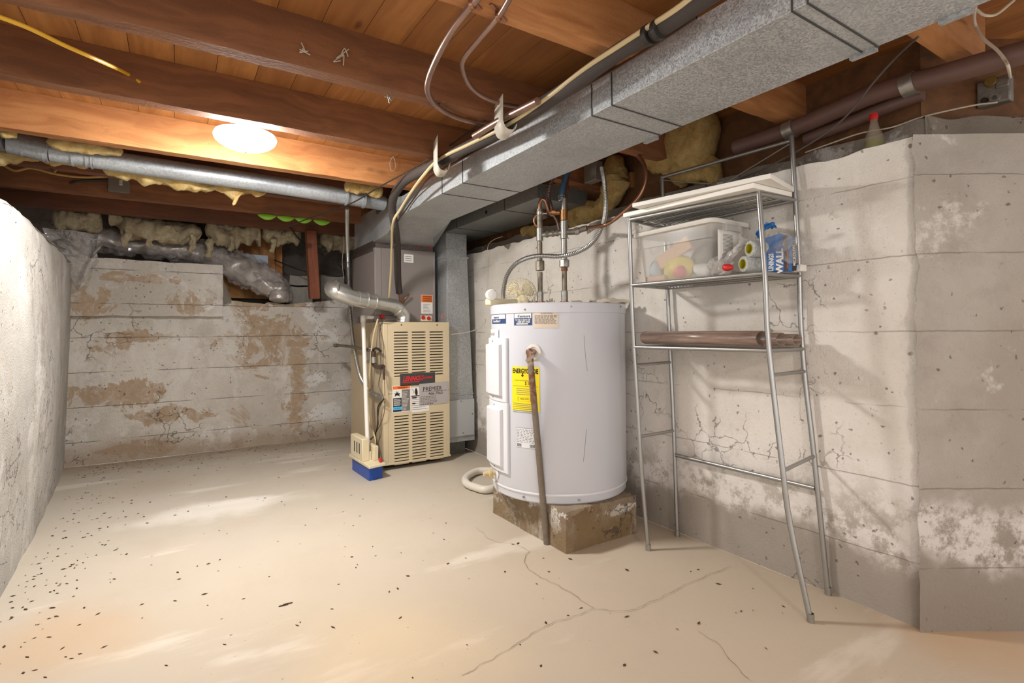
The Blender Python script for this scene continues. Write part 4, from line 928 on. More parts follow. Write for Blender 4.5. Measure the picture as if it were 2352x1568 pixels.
def cyl(px, py, r=TR):   # angle and height where the line of sight meets the tank
    d = P(px, py, Y=1.0)-Vector((0, 0, CAMZ)); a = d.x**2+d.y**2; bb = -2*(d.x*TC.x+d.y*TC.y); c = TC.length_squared-r*r
    D = bb*bb-4*a*c; s_ = (-bb-math.sqrt(max(0, D)))/(2*a); w = Vector((0, 0, CAMZ))+d*s_
    return math.atan2(w.x-TC.x, -(w.y-TC.y)), w.z
def cfr(px, py, r=TR):
    th, z = cyl(px, py, r)
    return lambda u, v, e=0: Vector((TC.x+(r+e)*math.sin(th+u/r), TC.y-(r+e)*math.cos(th+u/r), z+v))
def cpt(px, py, e=0):
    th, z = cyl(px, py); return Vector((TC.x+(TR+e)*math.sin(th), TC.y-(TR+e)*math.cos(th), z))
for px, py in ((1206, 710), (1312, 704), (1424, 704), (1203, 1141), (1330, 1148)):
    th, z = cyl(px, py); q = Vector((TC.x+TR*math.sin(th), TC.y-TR*math.cos(th), z)); MB().lathe([(.0005, .004+.004), (.005, .003+.004), (.006, 0)], q, M['chromed'], 10, (math.sin(th), -math.cos(th), 0)).build('screw', t)
def dims(a, c):
    t0, z0 = cyl(*a); t1, z1 = cyl(*c); return abs(t1-t0)*TR, abs(z1-z0)
def crect(b, fr, u0, v0, u1, v1, mat, e): b.grid(lambda u, v: fr(u0+(u1-u0)*u, v0+(v1-v0)*v, e), 10, 1, mat)
# energy label
fr = cfr(1177, 941); w, h = dims((1177, 941), (1239, 841)); h = P(1177, 841, Y=2.2).z-P(1177, 941, Y=2.2).z; b = MB(); h = cyl(1177, 841)[1]-cyl(1177, 941)[1]
crect(b, fr, 0, 0, w, h, M['yellow'], .0012)
ts = lambda s, size_, x, y, m='blackp', bold=0, xs=1.0: b.text(s, size_, lambda a, c: fr(x+a, y+c, .002), M[m], bold=bold, xs=xs)
ts('ENERGYGUIDE', .034, .006, h-.034, bold=.0012, xs=.62 if w < .15 else .68)
b.add([fr(w*.42+u, h-.055+v, .002) for u, v in ((0, 0), (.009, .012), (.003, .012), (.003, .025), (-.003, .025), (-.003, .012), (-.009, .012))], [tuple(range(7))], M['blackp'])
crect(b, fr, .006, h*.56, w-.01, h*.565, M['blackp'], .002); ts('Estimated Yearly Operating Cost', .009, .02, h*.68, xs=.8); ts('$ 519', .024, w*.5, h*.60, xs=.9)
for k in range(4): crect(b, fr, .03, h*.50-k*.010, w-.02, h*.50-k*.010+.002, M['greyp'], .002)
for s4 in ((.04, h*.22, w-.05, h*.222), (.04, h*.31, w-.05, h*.312), (.04, h*.22, .0415, h*.312), (w-.0515, h*.22, w-.05, h*.312)): crect(b, fr, *s4, M['blackp'], .002)
ts('4622 kWh', .012, .055, h*.26)
for k in range(6): crect(b, fr, .008, h*.16-k*.009, w-.03-(k*37 % 20)*.001, h*.16-k*.009+.0022, M['greyp'], .002)
b.build('energy_label', t)
fr = cfr(1131, 744); b = MB(); w, h = dims((1131, 743), (1162, 719)); crect(b, fr, 0, 0, w, h, M['navy'], .0012); crect(b, fr, .004, h*.5, w-.004, h-.004, M['paper'], .002)
ts2 = lambda s, size_, x, y, m, xs=1.0, sh=0: b.text(s, size_, lambda a, c: fr(x+a, y+c, .0028), M[m], xs=xs, shear=sh, bold=.0004)
ts2('Kenmore', .020, w*.22, h*.55, 'navy', 1.0, .2); ts2('Power Miser 8', .020, w*.2, h*.15, 'paper', .8, .2); b.build('brand_label', t)
fr = cfr(1181, 747); b = MB(); w, h = dims((1181, 746), (1222, 716)); crect(b, fr, 0, 0, w, h, M['navy'], .0012); crect(b, fr, .004, h*.56, w-.004, h-.005, M['paper'], .002)
ts2('Kenmore', .020, w*.22, h*.62, 'navy', 1.0, .2); ts2('For Sales or Service Call', .0115, w*.1, h*.38, 'paper', .8); ts2('1-800-877-6420', .014, w*.18, h*.20, 'paper', .9); crect(b, fr, w*.15, h*.06, w*.8, h*.16, M['paper'], .002); b.build('service_label', t)
fr = cfr(1226, 753); b = MB(); w, h = dims((1226, 752), (1282, 714)); crect(b, fr, 0, 0, w, h, M['tanprint'], .0012)
b.text('DO NOT INSTALL', .008, lambda a, c: fr(w*.3+a, h-.012+c, .002), M['blackp'])
random.seed(9)
for k in range(14):
    y = h-.022-k*.0068-(.006 if k > 6 else 0)
    if y < .01: break
    x = .006
    while x < w-.02:
        l = random.uniform(.008, .02); crect(b, fr, x, y, min(x+l, w-.006), y+.003, M['greyp'], .002); x += l+.004
b.build('caution_label', t)
fr = cfr(1186, 1026); b = MB(); w, h = dims((1186, 1025), (1238, 975)); h = .10*1.05
crect(b, fr, 0, 0, w, h, M['greyp'], .0010); crect(b, fr, .0015, .0015, w-.0015, h-.0015, M['tank_panel'], .0014)
for k in range(9):
    x = .008
    while x < w-.02:
        l = random.uniform(.006, .018); crect(b, fr, x, .03+k*.008, min(x+l, w-.006), .0325+k*.008, M['greyp'], .002); x += l+.007
for k in range(7):
    crect(b, fr, .008+k*.004, .006, .010+k*.004, .022, M['blackp'], .002); crect(b, fr, w-.05+k*.004, .006, w-.048+k*.004, .022, M['blackp'], .002)
b.build('rating_plate', t)
# manual strip and side warning label
fr = cfr(1117, 778); b = MB(); crect(b, fr, 0, 0, .18, .055, M['paper'], .004); b.text('WaterSaf', .028, lambda a, c: fr(.02+a, .02+c, .005), M['greyp']); b.build('paper_tag', t)
fr = cfr(1116, 905); b = MB(); h = cyl(1116, 775)[1]-cyl(1116, 905)[1]; crect(b, fr, 0, 0, .075, h, M['paper'], .001)
for v0, v1, m in ((.97, .995, 'red_print'), (.42, .47, 'orange_p'), (.30, .345, 'red_print'), (.22, .27, 'orange_p')): crect(b, fr, .004, h*v0, .07, h*v1, M[m], .002)
for k in range(20): crect(b, fr, .01, h*.5+k*h*.022, .06, h*.5+k*h*.022+.003, M['greyp'], .002)
b.build('side_warning_label', t)
# access panels
def apanel(x0, y0, x1, y1):
    t0, zA = cyl(x0, y0); t1, zB = cyl(x1, y1); z0, z1 = min(zA, zB), max(zA, zB); b = MB(); n = 14
    def ring(m, e):
        out = []
        ta, tb, za, zb_ = t0+m/TR, t1-m/TR, z0+m, z1-m
        pts = [(ta+(tb-ta)*i/n, za) for i in range(n)]+[(tb, za+(zb_-za)*i/n) for i in range(n)]+[(tb-(tb-ta)*i/n, zb_) for i in range(n)]+[(ta, zb_-(zb_-za)*i/n) for i in range(n)]
        return [Vector((TC.x+(TR+e)*math.sin(a), TC.y-(TR+e)*math.cos(a), z)) for a, z in pts]
    prof = [(0, 0), (0, .012), (.004, .016), (.030, .018), (.034, .017), (.038, .034), (.042, .036)]
    rs = [ring(m, e) for m, e in prof]; k = 4*n; vs = [v for r in rs for v in r]
    fs = [(i*k+j, i*k+(j+1) % k, (i+1)*k+(j+1) % k, (i+1)*k+j) for i in range(len(prof)-1) for j in range(k)]
    b.add(vs, fs, M['tank_panel'])
    m, e = prof[-1]; b.grid(lambda u, v: Vector((TC.x+(TR+e)*math.sin(t0+m/TR+(t1-t0-2*m/TR)*u), TC.y-(TR+e)*math.cos(t0+m/TR+(t1-t0-2*m/TR)*u), z0+m+(z1-z0-2*m)*v)), n, n, M['tank_panel'])
    o = b.build('access_panel', t)
    for zz in (z0+.02, z1-.018):
        a = (t0+t1)/2; q = Vector((TC.x+(TR+.017)*math.sin(a), TC.y-(TR+.017)*math.cos(a), zz)); MB().lathe([(.0005, .003), (.004, .002), (.005, 0)], q, M['chromed'], 10, (math.sin(a), -math.cos(a), 0)).build('screw', o)
apanel(1126, 912, 1167, 776); apanel(1131, 1064, 1170, 926)
# relief valve
th, z = cyl(1226, 808); ax = Vector((math.sin(th), -math.cos(th), 0)); q = Vector((TC.x+TR*math.sin(th), TC.y-TR*math.cos(th), z))
MB().lathe([(.042, .001), (.040, .006), (.026, .008), (.024, .004), (.0005, .004)], q, M['sil'], 32, ax).build('escutcheon', t)
rv = thing('relief_valve', 'brass relief valve with a long rusty discharge pipe before the heater', 'valve', tuple(q))
MB().lathe([(.017, .004), (.017, .03), (.021, .034), (.021, .06), (.012, .068), (.0005, .069)], q, M['copper_pale'], 20, ax).build('valve_body', rv)
MB().tube([q+ax*.05, q+ax*.052+Vector((0, 0, -.03)), q+ax*.055+Vector((.002, 0, -.05))], .018, M['brass'], 16, 4).build('outlet', rv)
MB().box((-.004, -.026, -.008), (.004, .026, .008), M['chromed'], Matrix.Translation(q+ax*.075+Vector((.01, 0, -.03))) @ Matrix.Rotation(th, 4, 'Z') @ Matrix.Rotation(R(90), 4, 'Z') @ Matrix.Rotation(R(-35), 4, 'X')).build('lever', rv)
s0 = q+ax*.055+Vector((.003, 0, -.045)); e0 = P(1256, 1248, Z=.002)
md = s0.lerp(e0, .35)
def dm():
    g = G('rusty_discharge'); x = g.xyz(); n = g.ramp(g.noise(40, 5), .42, .58)
    c = g.mix(n, hx('#8a7f73'), hx('#7e543b')); up = g.ramp(x[2], -.35, -.2); dn = g.ramp(x[2], -.08, -.05)
    c = g.mix(up, g.mix(g.noise(30, 4), hx('#6b5e52'), hx('#8f8577')), c); c = g.mix(dn, c, hx('#b0a696')); g.bump(g.noise(60, 4), .4, .004); return g.out(c, .6, .4)
MB().tube([s0, e0], .0165, dm(), 18, 0).build('discharge_pipe', rv)
# drain valve
th, z = cyl(1140, 1085); ax = Vector((math.sin(th), -math.cos(th), 0)); q = Vector((TC.x+TR*math.sin(th), TC.y-TR*math.cos(th), z))
MB().lathe([(.012, 0), (.012, .03), (.02, .032), (.02, .045), (.013, .048), (.013, .075), (.0005, .075)], q, M['cream_brass'], 18, ax).build('drain_valve', t)
MB().lathe([(.04, .001), (.036, .004), (.012, .006)], q, M['tank_panel'], 24, ax).build('drain_escutcheon', t)
q2 = q+ax*.04; MB().tube([q2, q2+Vector((.012, -.01, -.03))], .011, M['cream_brass'], 14, 0).build('drain_spout', t)
# scratches
for pts in (((1341, 770), (1345, 820), (1349, 852)), ((1347, 985), (1344, 1020), (1340, 1060))):
    MB().tube([cpt(x, y, .0006) for x, y in pts], .0009, M['greyp'], 4, 4).build('scratch', t)
# coil of hose behind the heater
b = MB(); hp = [(1130, 1080), (1095, 1082), (1072, 1095), (1070, 1108), (1090, 1118), (1130, 1122)]
hpts = [P(x, y, Z=.03) for x, y in hp]+[P(1230, 1095, Z=.03)+Vector((0, .1, 0)), P(1190, 1070, Z=.03)+Vector((0, .15, 0))]
b.tube(hpts+[hpts[0]+Vector((.05, .05, .0))], .026, M['hose'], 16, 8); tag(b.build('hose'), 'white vinyl hose looped on the floor left of the heater', 'hose')

# pipes on top of the heater ------------------------------------------
def vpipe(name, px, lab, ptop, segs):
    pass
ZT = TZ1
Xw = 2.0
pa = P(1240, 697, Z=1.247) if False else None
A = Vector((1.800, 2.60, 0)); 
def fromdepth(px, dep_ref, py):  # point on line of sight at the distance of a reference x-y point
    d = P(px, py, Y=1.0)-Vector((0, 0, CAMZ)); s_ = Vector((dep_ref.x, dep_ref.y)).dot(Vector((FW.x, FW.y)))/(Vector((d.x, d.y)).dot(Vector((FW.x, FW.y)))); return Vector((0, 0, CAMZ))+d*s_
RA = fromdepth(1241, Vector((1.86, 2.62)), 690); RB = fromdepth(1297, Vector((1.95, 2.54)), 690)
def zat(ref, py, px): return fromdepth(px, ref, py).z
WP = 'water pipes above the heater'
def stack(name, ref, px, items, lab):
    t = thing(name, lab, 'pipe', (ref.x, ref.y, ZT), WP)
    for (nm, y0, y1, r, m, seg) in items:
        z0, z1 = zat(ref, y0, px), zat(ref, y1, px)
        if nm.endswith('nut') or nm == 'union': prof = [(.0005, z1), (r*.8, z1), (r, z1-.004), (r, z0+.004), (r*.8, z0), (.0005, z0)]
        else: prof = [(.0005, z1), (r, z1), (r, z0), (.0005, z0)]
        MB().lathe(prof, (ref.x, ref.y, 0), M[m], seg).build(nm, t)
    return t
tA = stack('cold_water_pipe', RA, 1241, [('flange', 699, 692, .028, 'copper', 20), ('coupling', 692, 670, .020, 'chromed', 16), ('nipple', 670, 625, .0155, 'rusty', 16), ('union', 622, 598, .027, 'rusty', 8), ('nipple', 598, 555, .0155, 'rusty', 16), ('tee', 553, 525, .021, 'chromed', 16), ('riser', 525, 480, .018, 'rusty', 16)], 'left galvanised pipe stack rising from the heater top')
tB = stack('hot_water_pipe', RB, 1297, [('flange', 699, 692, .028, 'copper', 20), ('coupling', 692, 668, .021, 'chromed', 16), ('nipple', 668, 622, .0155, 'rusty', 16), ('collar', 622, 612, .020, 'rust', 16), ('union', 614, 596, .030, 'chromed', 8), ('nipple', 596, 550, .018, 'chromed', 16), ('tee', 548, 508, .023, 'chromed', 16), ('valve', 506, 482, .023, 'brass', 12), ('riser', 482, 455, .016, 'chromed', 16)], 'right galvanised pipe stack with bronze valve on the heater top')
za, zb_ = zat(RA, 540, 1241), zat(RB, 533, 1297)
MB().tube([Vector((RA.x, RA.y, za)), Vector((RB.x, RB.y, zb_))], .016, M['chromed'], 14, 0).build('cross_nipple', tA)
for k in (.3, .55, .72): q = Vector((RA.x, RA.y, za)).lerp(Vector((RB.x, RB.y, zb_)), k); d = (RB-RA).normalized(); MB().tube([q-d*.008, q+d*.008], .020, M['rusty'], 8, 0).build('cross_nut', tA)
# to the right of hot tee: nipples then copper loop
e1_ = [fromdepth(px, Vector((RB.x+.03*k, RB.y-.03*k)), py) for k, (px, py) in enumerate(((1297, 533), (1320, 532), (1338, 526), (1348, 524)))]
MB().tube(e1_, .018, M['rusty'], 12, 3).build('side_nipple', tB)
q = e1_[1]; MB().tube([q, q+(e1_[2]-e1_[1])*.5], .023, M['chromed'], 8, 0).build('side_nut', tB)
refL = Vector((RB.x+.10, RB.y-.06))
def fd(px, py, dx=0): return fromdepth(px, Vector((refL.x+dx, refL.y)), py)
b = MB(); b.tube([fd(1345, 524), P(1385, 518, X=2.04), P(1410, 505, X=2.07), P(1440, 480, X=2.10), P(1468, 450, X=2.14), P(1482, 415, X=2.16), P(1480, 380, X=2.16), P(1460, 352, X=2.14), P(1440, 340, X=2.10)], .011, M['copper'], 14, 8)
tag(b.build('copper_loop'), 'large copper tube loop running right from the hot pipe to the duct', 'pipe', WP)
# left copper hook, hoses
w_ = lambda nm, pts, r, m, lab, cat='pipe': tag(MB().tube(pts, r, M[m], 14, 8).build(nm), lab, cat, WP)
fa = lambda px, py, dd=0: fromdepth(px, Vector((RA.x+dd, RA.y+dd*.5)), py)
w_('copper_hook', [fa(1240, 484), fa(1240, 466), fa(1245, 458), fa(1252, 462), fa(1260, 485, .02), fa(1270, 495, .03)], .011, 'copper', 'small copper hook bend on top of the left pipe stack')
w_('copper_hook', [fa(1236, 520), fa(1229, 515), fa(1227, 503), fa(1232, 495), fa(1240, 492)], .007, 'copper', 'thin copper curl wrapped at the left pipe stack')
fb = lambda px, py, dd=0: fromdepth(px, Vector((RB.x+dd, RB.y+dd*.5)), py)
w_('blue_wrapped_pipe', [fb(1290, 456), fb(1291, 440), fb(1296, 415, .02), fb(1302, 396, .04), fb(1306, 380, .05)], .016, 'bluetape', 'blue wrapped pipe above the right pipe stack')
MBc = MB(); MBc.tube([fb(1283, 460), fb(1298, 455)], .005, M['flex'], 8, 0)
for dy in (0, 6): q = fb(1290, 456-dy); MBc.lathe([(.018, -.004), (.021, -.004), (.021, .004), (.018, .004)], q, M['flex'], 20)
tag(MBc.build('hose_clamp'), 'steel hose clamp at the foot of the blue pipe', 'clamp', WP)
w_('copper_riser', [fb(1299, 482, .03), fb(1300, 460, .04), fb(1303, 420, .06), fb(1307, 390, .08)], .009, 'copper', 'thin copper riser beside the blue pipe')
b = MB(); b.ribbed([fb(1269, 490, .03), fb(1264, 470, .05), fb(1260, 450, .06), fb(1263, 425, .08), fb(1272, 405, .1), fb(1280, 398, .12)], .013, M['copper_dark'], .011, 12); tag(b.build('corrugated_connector'), 'corrugated brown copper connector between the two stacks', 'pipe', WP)
MBq = MB(); MBq.lathe([(.016, -.01), (.020, -.008), (.020, .008), (.016, .01)], fa(1240, 490), M['flex'], 20); MBq.tube([fa(1232, 488), fa(1256, 490)], .006, M['flex'], 8, 0); tag(MBq.build('hose_clamp'), 'steel hose clamp on the left pipe stack', 'clamp', WP)
MB_ = MB(); MB_.tube([fb(1262, 488), fb(1285, 488)], .014, M['brass'], 12, 0); MB_.lathe([(.0005, -.012), (.019, -.012), (.019, .012), (.0005, .012)], fb(1270, 488), M['brass'], 8, (1, -.5, 0)); tag(MB_.build('brass_fitting'), 'bronze branch fitting between the pipe stacks', 'fitting', WP)
w_('copper_link', [fb(1272, 495), fb(1280, 510), fb(1284, 528)], .008, 'copper_dark', 'slim dark tube slanting down behind the right stack')
# fat brown pipes behind
b = MB(); b.tube([P(1243, 500, X=2.20), P(1238, 470, X=2.20), P(1236, 440, X=2.22), P(1240, 400, X=2.25), P(1255, 370, X=2.3)], .042, M['brown_pipe'], 24, 6); tag(b.build('waste_pipe'), 'fat brown pipe rising behind the left pipe stack', 'pipe')
b = MB(); b.tube([P(1320, 470, X=2.55), P(1330, 420, X=2.55)], .06, M['brown_pipe'], 24, 0)
# conduit to heater
hc = thing('heater_conduit', 'shiny flexible steel conduit looping from the heater up to a grey box', 'conduit', tuple(cpt(1158, 700)))
cpts = [fromdepth(1158, Vector((1.72, 2.62)), 697), fromdepth(1156, Vector((1.72, 2.62)), 670), fromdepth(1166, Vector((1.73, 2.60)), 630), fromdepth(1190, Vector((1.75, 2.57)), 602), fromdepth(1230, Vector((1.79, 2.48)), 588), fromdepth(1290, Vector((1.86, 2.36)), 588), fromdepth(1335, Vector((1.93, 2.32)), 575), fromdepth(1365, Vector((1.97, 2.30)), 552), fromdepth(1385, Vector((2.0, 2.30)), 515), fromdepth(1391, Vector((2.05, 2.33)), 470), fromdepth(1388, Vector((2.1, 2.35)), 420), fromdepth(1382, Vector((2.15, 2.38)), 385)]
MB().ribbed(cpts, .0125, M['flex'], .010, 12).build('conduit', hc)
b = MB(); q = P(1363, 402, X=2.22); b.box((q.x-.03, q.y-.055, q.z-.045), (q.x+.03, q.y+.055, q.z+.075), M['box_grey']); tag(b.build('outlet_box', bevel=.004), 'grey square electrical box hanging behind the conduit', 'box')
# wood blocks near loop
b = MB(); q = P(1447, 420, X=2.5); b.box((q.x-.03, q.y-.04, q.z-.04), (q.x+.03, q.y+.04, q.z+.06), M['board_wood']); tag(b.build('wood_offcut', bevel=.004), 'broken wood offcut between the golden insulation batts', 'wood')

# desk fan lying on heater -----------------------------------------------
FC = fromdepth(1196, Vector((1.80, 2.72)), 672)
t = thing('fan', 'old cream desk fan lying behind pipes on the heater top', 'fan', (FC.x, FC.y, ZT+.002))
axf = Vector((-.45, -.85, .30)).normalized(); qf = Vector((0, 0, 1)).rotation_difference(axf)
b = MB()
for k in range(36):
    a = 2*math.pi*k/36; pr_ = [(.018, .045), (.05, .042), (.085, .025), (.098, 0), (.09, -.03)]
    b.tube([FC+qf @ Vector((r*math.cos(a+h*2), r*math.sin(a+h*2), h)) for r, h in pr_], .0011, M['cream'], 5, 3)
for r, h in ((.018, .045), (.045, .042), (.07, .034), (.088, .02), (.099, 0)):
    b.tube([FC+qf @ Vector((r*math.cos(2*math.pi*k/32), r*math.sin(2*math.pi*k/32), h)) for k in range(33)], .0016, M['cream'], 5, 0)
b.build('grille', t)
b = MB()
for k in range(3):
    a = 2*math.pi*k/3
    b.grid(lambda u, v: FC+qf @ (Matrix.Rotation(a, 3, 'Z') @ Vector((.015+.065*u, (v-.5)*.08*(math.sin(u*2.6)+.25), .012*(v-.5)*2))), 8, 8, M['cream'])
o = b.build('blades', t); m = o.modifiers.new('s', 'SOLIDIFY'); m.thickness = .002
MB().lathe([(.0005, .02), (.015, .018), (.018, -.02), (.03, -.03), (.03, -.08), (.0005, -.085)], FC, M['cream'], 24, axf).build('motor', t)
bc = fromdepth(1152, Vector((1.70, 2.62)), 690)
b = MB(); b.box((bc.x-.10, bc.y-.03, ZT+.003), (bc.x+.10, bc.y+.03, ZT+.045), M['cream'], None); b.build('base', t, bevel=.01)
MB().lathe([(.0005, .03), (.026, .028), (.032, .02), (.032, -.012), (.0005, -.012)], bc+Vector((-.09, -.03, .03)), M['white'], 28, (-.3, -1, 0)).build('control_knob', t)
# rags/paper on heater top
def rag(cx_, cy_, w, d, h, lab, seed, nm='paper_sheet'):
    b = MB(); b.grid(lambda u, v: Vector((cx_+(u-.5)*w+.02*noise.noise(Vector((u*3, v*3, seed))), cy_+(v-.5)*d, ZT+.004+h*abs(noise.noise(Vector((u*4+seed, v*4, 0))))+h*.4*abs(noise.noise(Vector((u*11, v*11, seed)))))), 24, 16, M['cloth'])
    return tag(b.build(nm, sharp=30), lab, 'paper', 'papers on the heater top')
o = rag(0, 0, .34, .14, .045, 'crumpled cream paper at the right rim of the heater top', 3); o.rotation_euler = (0, 0, R(-30)); q = fromdepth(1385, Vector((2.05, 2.36)), 690); o.location = (2.08, 2.30, ZT+.004)
o = rag(0, 0, .16, .10, .07, 'small torn cream paper between the two pipe stacks', 7); o.location = (1.93, 2.66, ZT+.004)
# shelf on the wall outlet? white wires by return duct
wire('white_wire', [P(1155, 543, X=2.28), P(1135, 550, X=2.27), P(1121, 565, X=2.26), P(1118, 610, X=2.26), P(1117, 690, X=2.27)], .002, 'white_wire', 'thin wire looping down the wall behind the heater', 'wire')
wire('white_wire', [P(1030, 768, Y=4.08), P(1060, 765, Y=3.9), P(1090, 758, Y=3.5), P(1112, 742, Y=3.0), P(1115, 730, Y=2.8)], .003, 'white_wire', 'pale wire stretched from the furnace to the water heater', 'wire')
scrap(P(1018, 728, Y=4.05), 'pink wire nuts bundled beside the coil cabinet', .02, 8, 'wire_nuts', 'pinkpack', None)

# ------------------------------------------------------------ rack
rk = thing('storage_rack', 'tall splayed silver metal rack standing against the right wall', 'rack', tuple(P(1862, 1427, Z=0)))
def leg(pts): 
    return [P(x, y, X=X_) for x, y, X_ in pts]
FLl = leg([(1445, 495, 1.93), (1450, 650, 1.945), (1454, 750, 1.95), (1467, 973, 1.965), (1476, 1107, 1.975), (1489, 1262, 1.987)])
FRl = leg([(1742, 432, 2.02), (1757, 635, 2.01), (1762, 750, 2.005), (1770, 839, 2.0), (1797, 1071, 1.995), (1815, 1205, 2.0), (1862, 1427, 2.007)])
RLl = leg([(1520, 405, 2.265), (1528, 560, 2.262), (1533, 655, 2.26), (1538, 777, 2.258), (1547, 973, 2.255), (1556, 1229, 2.252)])
RRl = leg([(1818, 312, 2.265), (1828, 480, 2.262), (1836, 626, 2.262), (1840, 750, 2.262), (1851, 884, 2.262), (1869, 1040, 2.262), (1902, 1361, 2.270)])
for l in (FLl, FRl, RLl, RRl):
    l[-1].z = 0
    MB().tube(l, .0105, M['steel'], 14, 4).build('leg', rk)
    q = l[-1]; MB().lathe([(.0005, 0), (.0135, 0), (.0125, .03), (.0105, .031)], q, M['chromed'], 14).build('foot_cap', rk)
def onleg(l, z):
    for a, c in zip(l, l[1:]):
        if c.z <= z <= a.z: return a.lerp(c, (a.z-z)/(a.z-c.z))
    return l[0].copy()
def bar(a, c, r=.009, nm='rail'): MB().tube([a, c], r, M['steel'], 12, 0).build(nm, rk)
bar(P(1520, 407, X=2.265), P(1820, 322, X=2.265), .009, 'top_rail')
ZS = [1.655, 1.325, 1.012]
for k, z in enumerate(ZS):
    a, c, d, e = onleg(FLl, z), onleg(FRl, z), onleg(RRl, z), onleg(RLl, z)
    b = MB()
    for p1, p2 in ((a, c), (c, d), (d, e), (e, a)): b.tube([p1, p2], .009, M['steel'], 12, 0)
    if k < 2:
        for i in range(1, 34):
            f_ = i/34; b.tube([a.lerp(c, f_)+Vector((0, 0, .004)), e.lerp(d, f_)+Vector((0, 0, .004))], .0022, M['steel'], 6, 0)
        for f_ in (.33, .66): b.tube([a.lerp(e, f_)-Vector((0, 0, .001)), c.lerp(d, f_)-Vector((0, 0, .001))], .0035, M['steel'], 6, 0)
    else:
        for i in range(1, 20):
            f_ = i/20; b.tube([a.lerp(c, f_)+Vector((0, 0, .004)), e.lerp(d, f_)+Vector((0, 0, .004))], .002, M['steel'], 6, 0)
    b.build('wire_shelf', rk)
for (y0, y1) in ((862, 853), (1076, 1044)):
    za = P(1780, y0, X=2.0).z; zc_ = P(1855, y1, X=2.262).z; bar(onleg(FRl, za), onleg(RRl, zc_), .008, 'side_rung')
for (y0, y1) in ((838, 832), (1002, 988)):
    za = P(1465, y0, X=1.965).z; zc_ = P(1545, y1, X=2.256).z; bar(onleg(FLl, za), onleg(RLl, zc_), .008, 'side_rung')
bar(P(1553, 1045, X=2.25), P(1872, 1121, X=2.262), .010, 'rear_brace')
za = RLl[0]; zc_ = RRl[0]
b = MB(); lowL = onleg(RLl, 1.70); lowR = onleg(RRl, 1.70)
b.tube([lowL, RRl[0]-Vector((0, 0, .03))], .003, M['steel'], 6, 0); b.tube([RLl[0]-Vector((0, 0, .02)), lowR], .003, M['steel'], 6, 0); b.build('cross_wire', rk)
b = MB(); m_ = (lowL+RRl[0]+RLl[0]+lowR)/4
for k in range(5): q = m_+Vector((0, (k-2)*.006, 0)); b.tube([q+Vector((0, 0, -.01)), q+Vector((-.008, 0, 0)), q+Vector((0, 0, .01)), q+Vector((.008, 0, 0)), q+Vector((0, 0, -.01))], .002, M['steel'], 6, 3)
b.build('wire_twist', rk)
# boards on top
def board(c4, z0, z1, lab):
    b = MB(); b.hexa([Vector((*p, z0)) for p in c4]+[Vector((*p, z1)) for p in c4], M['board_white']); return tag(b.build('shelf_board', bevel=.002), lab, 'board', 'white boards on the rack')
z_ = 1.666
lo4 = [P(1431, 497, Z=z_+.005), P(1731, 428, Z=z_+.005)]
board([(lo4[0].x, lo4[0].y), (lo4[1].x, lo4[1].y), (2.235, lo4[1].y-.0), (2.235, lo4[0].y)], z_, z_+.021, 'lower white melamine board on the rack top')
u4 = [P(1452, 473, Z=1.695), P(1770, 405, Z=1.695), P(1853, 439, Z=1.695)]
board([(u4[0].x, u4[0].y), (u4[1].x, u4[1].y), (2.245, u4[2].y+.02), (2.245, u4[0].y+.06)], z_+.022, z_+.042, 'upper white melamine board overhanging the rack right side')

# bin -----------------------------------------------------------------
zs = ZS[1]+.013
bl, br_ = P(1470, 640, X=1.99), P(1629, 632, X=1.99)
BX0, BX1, BY0, BY1 = 1.985, 2.235, br_.y, bl.y; BZ1 = zs+.235
t = thing('storage_bin', 'translucent lidded storage bin on the rack middle shelf', 'bin', ((BX0+BX1)/2, (BY0+BY1)/2, zs))
def tub(b, x0, x1, y0, y1, z0, z1, fl, mat, r=.035, n=5, th=0):
    def loop(x0, x1, y0, y1, z):
        out = []
        for cx_, cy_, a0 in ((x1-r, y1-r, 0), (x0+r, y1-r, 90), (x0+r, y0+r, 180), (x1-r, y0+r, 270)):
            for k in range(n+1): a = R(a0+90*k/n); out.append(Vector((cx_+r*math.cos(a), cy_+r*math.sin(a), z)))
        return out
    rows = [loop(x0+fl, x1-fl, y0+fl, y1-fl, z0), loop(x0+fl*.3, x1-fl*.3, y0+fl*.3, y1-fl*.3, z0+(z1-z0)*.7), loop(x0, x1, y0, y1, z0+(z1-z0)*.72), loop(x0, x1, y0, y1, z1)]
    k = len(rows[0]); vs = [v for r_ in rows for v in r_]; fs = [(i*k+j, i*k+(j+1) % k, (i+1)*k+(j+1) % k, (i+1)*k+j) for i in range(3) for j in range(k)]+[tuple(range(k-1, -1, -1))]
    b.add(vs, fs, mat); return loop
b = MB(); lp = tub(b, BX0, BX1, BY0-.02, BY1+.02, zs, BZ1, .022, M['bin']); o = b.build('tub', t)
b = MB(); ls = []
for off, z in ((.016, BZ1-.004), (.020, BZ1+.004), (.018, BZ1+.014), (.006, BZ1+.020)):
    ls.append(lp(BX0-off, BX1+off, BY0-.02-off, BY1+.02+off, z))
k = len(ls[0]); b.add([v for l in ls for v in l], [(i*k+j, i*k+(j+1) % k, (i+1)*k+(j+1) % k, (i+1)*k+j) for i in range(3) for j in range(k)]+[tuple(3*k+j for j in range(k)), tuple(range(k-1, -1, -1))], M['bin_lid']); b.build('lid', t)
b = MB(); b.box((BX0+.07, BY0-.045, BZ1-.035), (BX1-.07, BY0-.018, BZ1+.004), M['bin']); b.build('latch', t, bevel=.004)
def inb(u, v, w): return Vector((BX0+(BX1-BX0)*u, BY1+(BY0-BY1)*v, zs+w))
GB = 'contents of the storage bin'
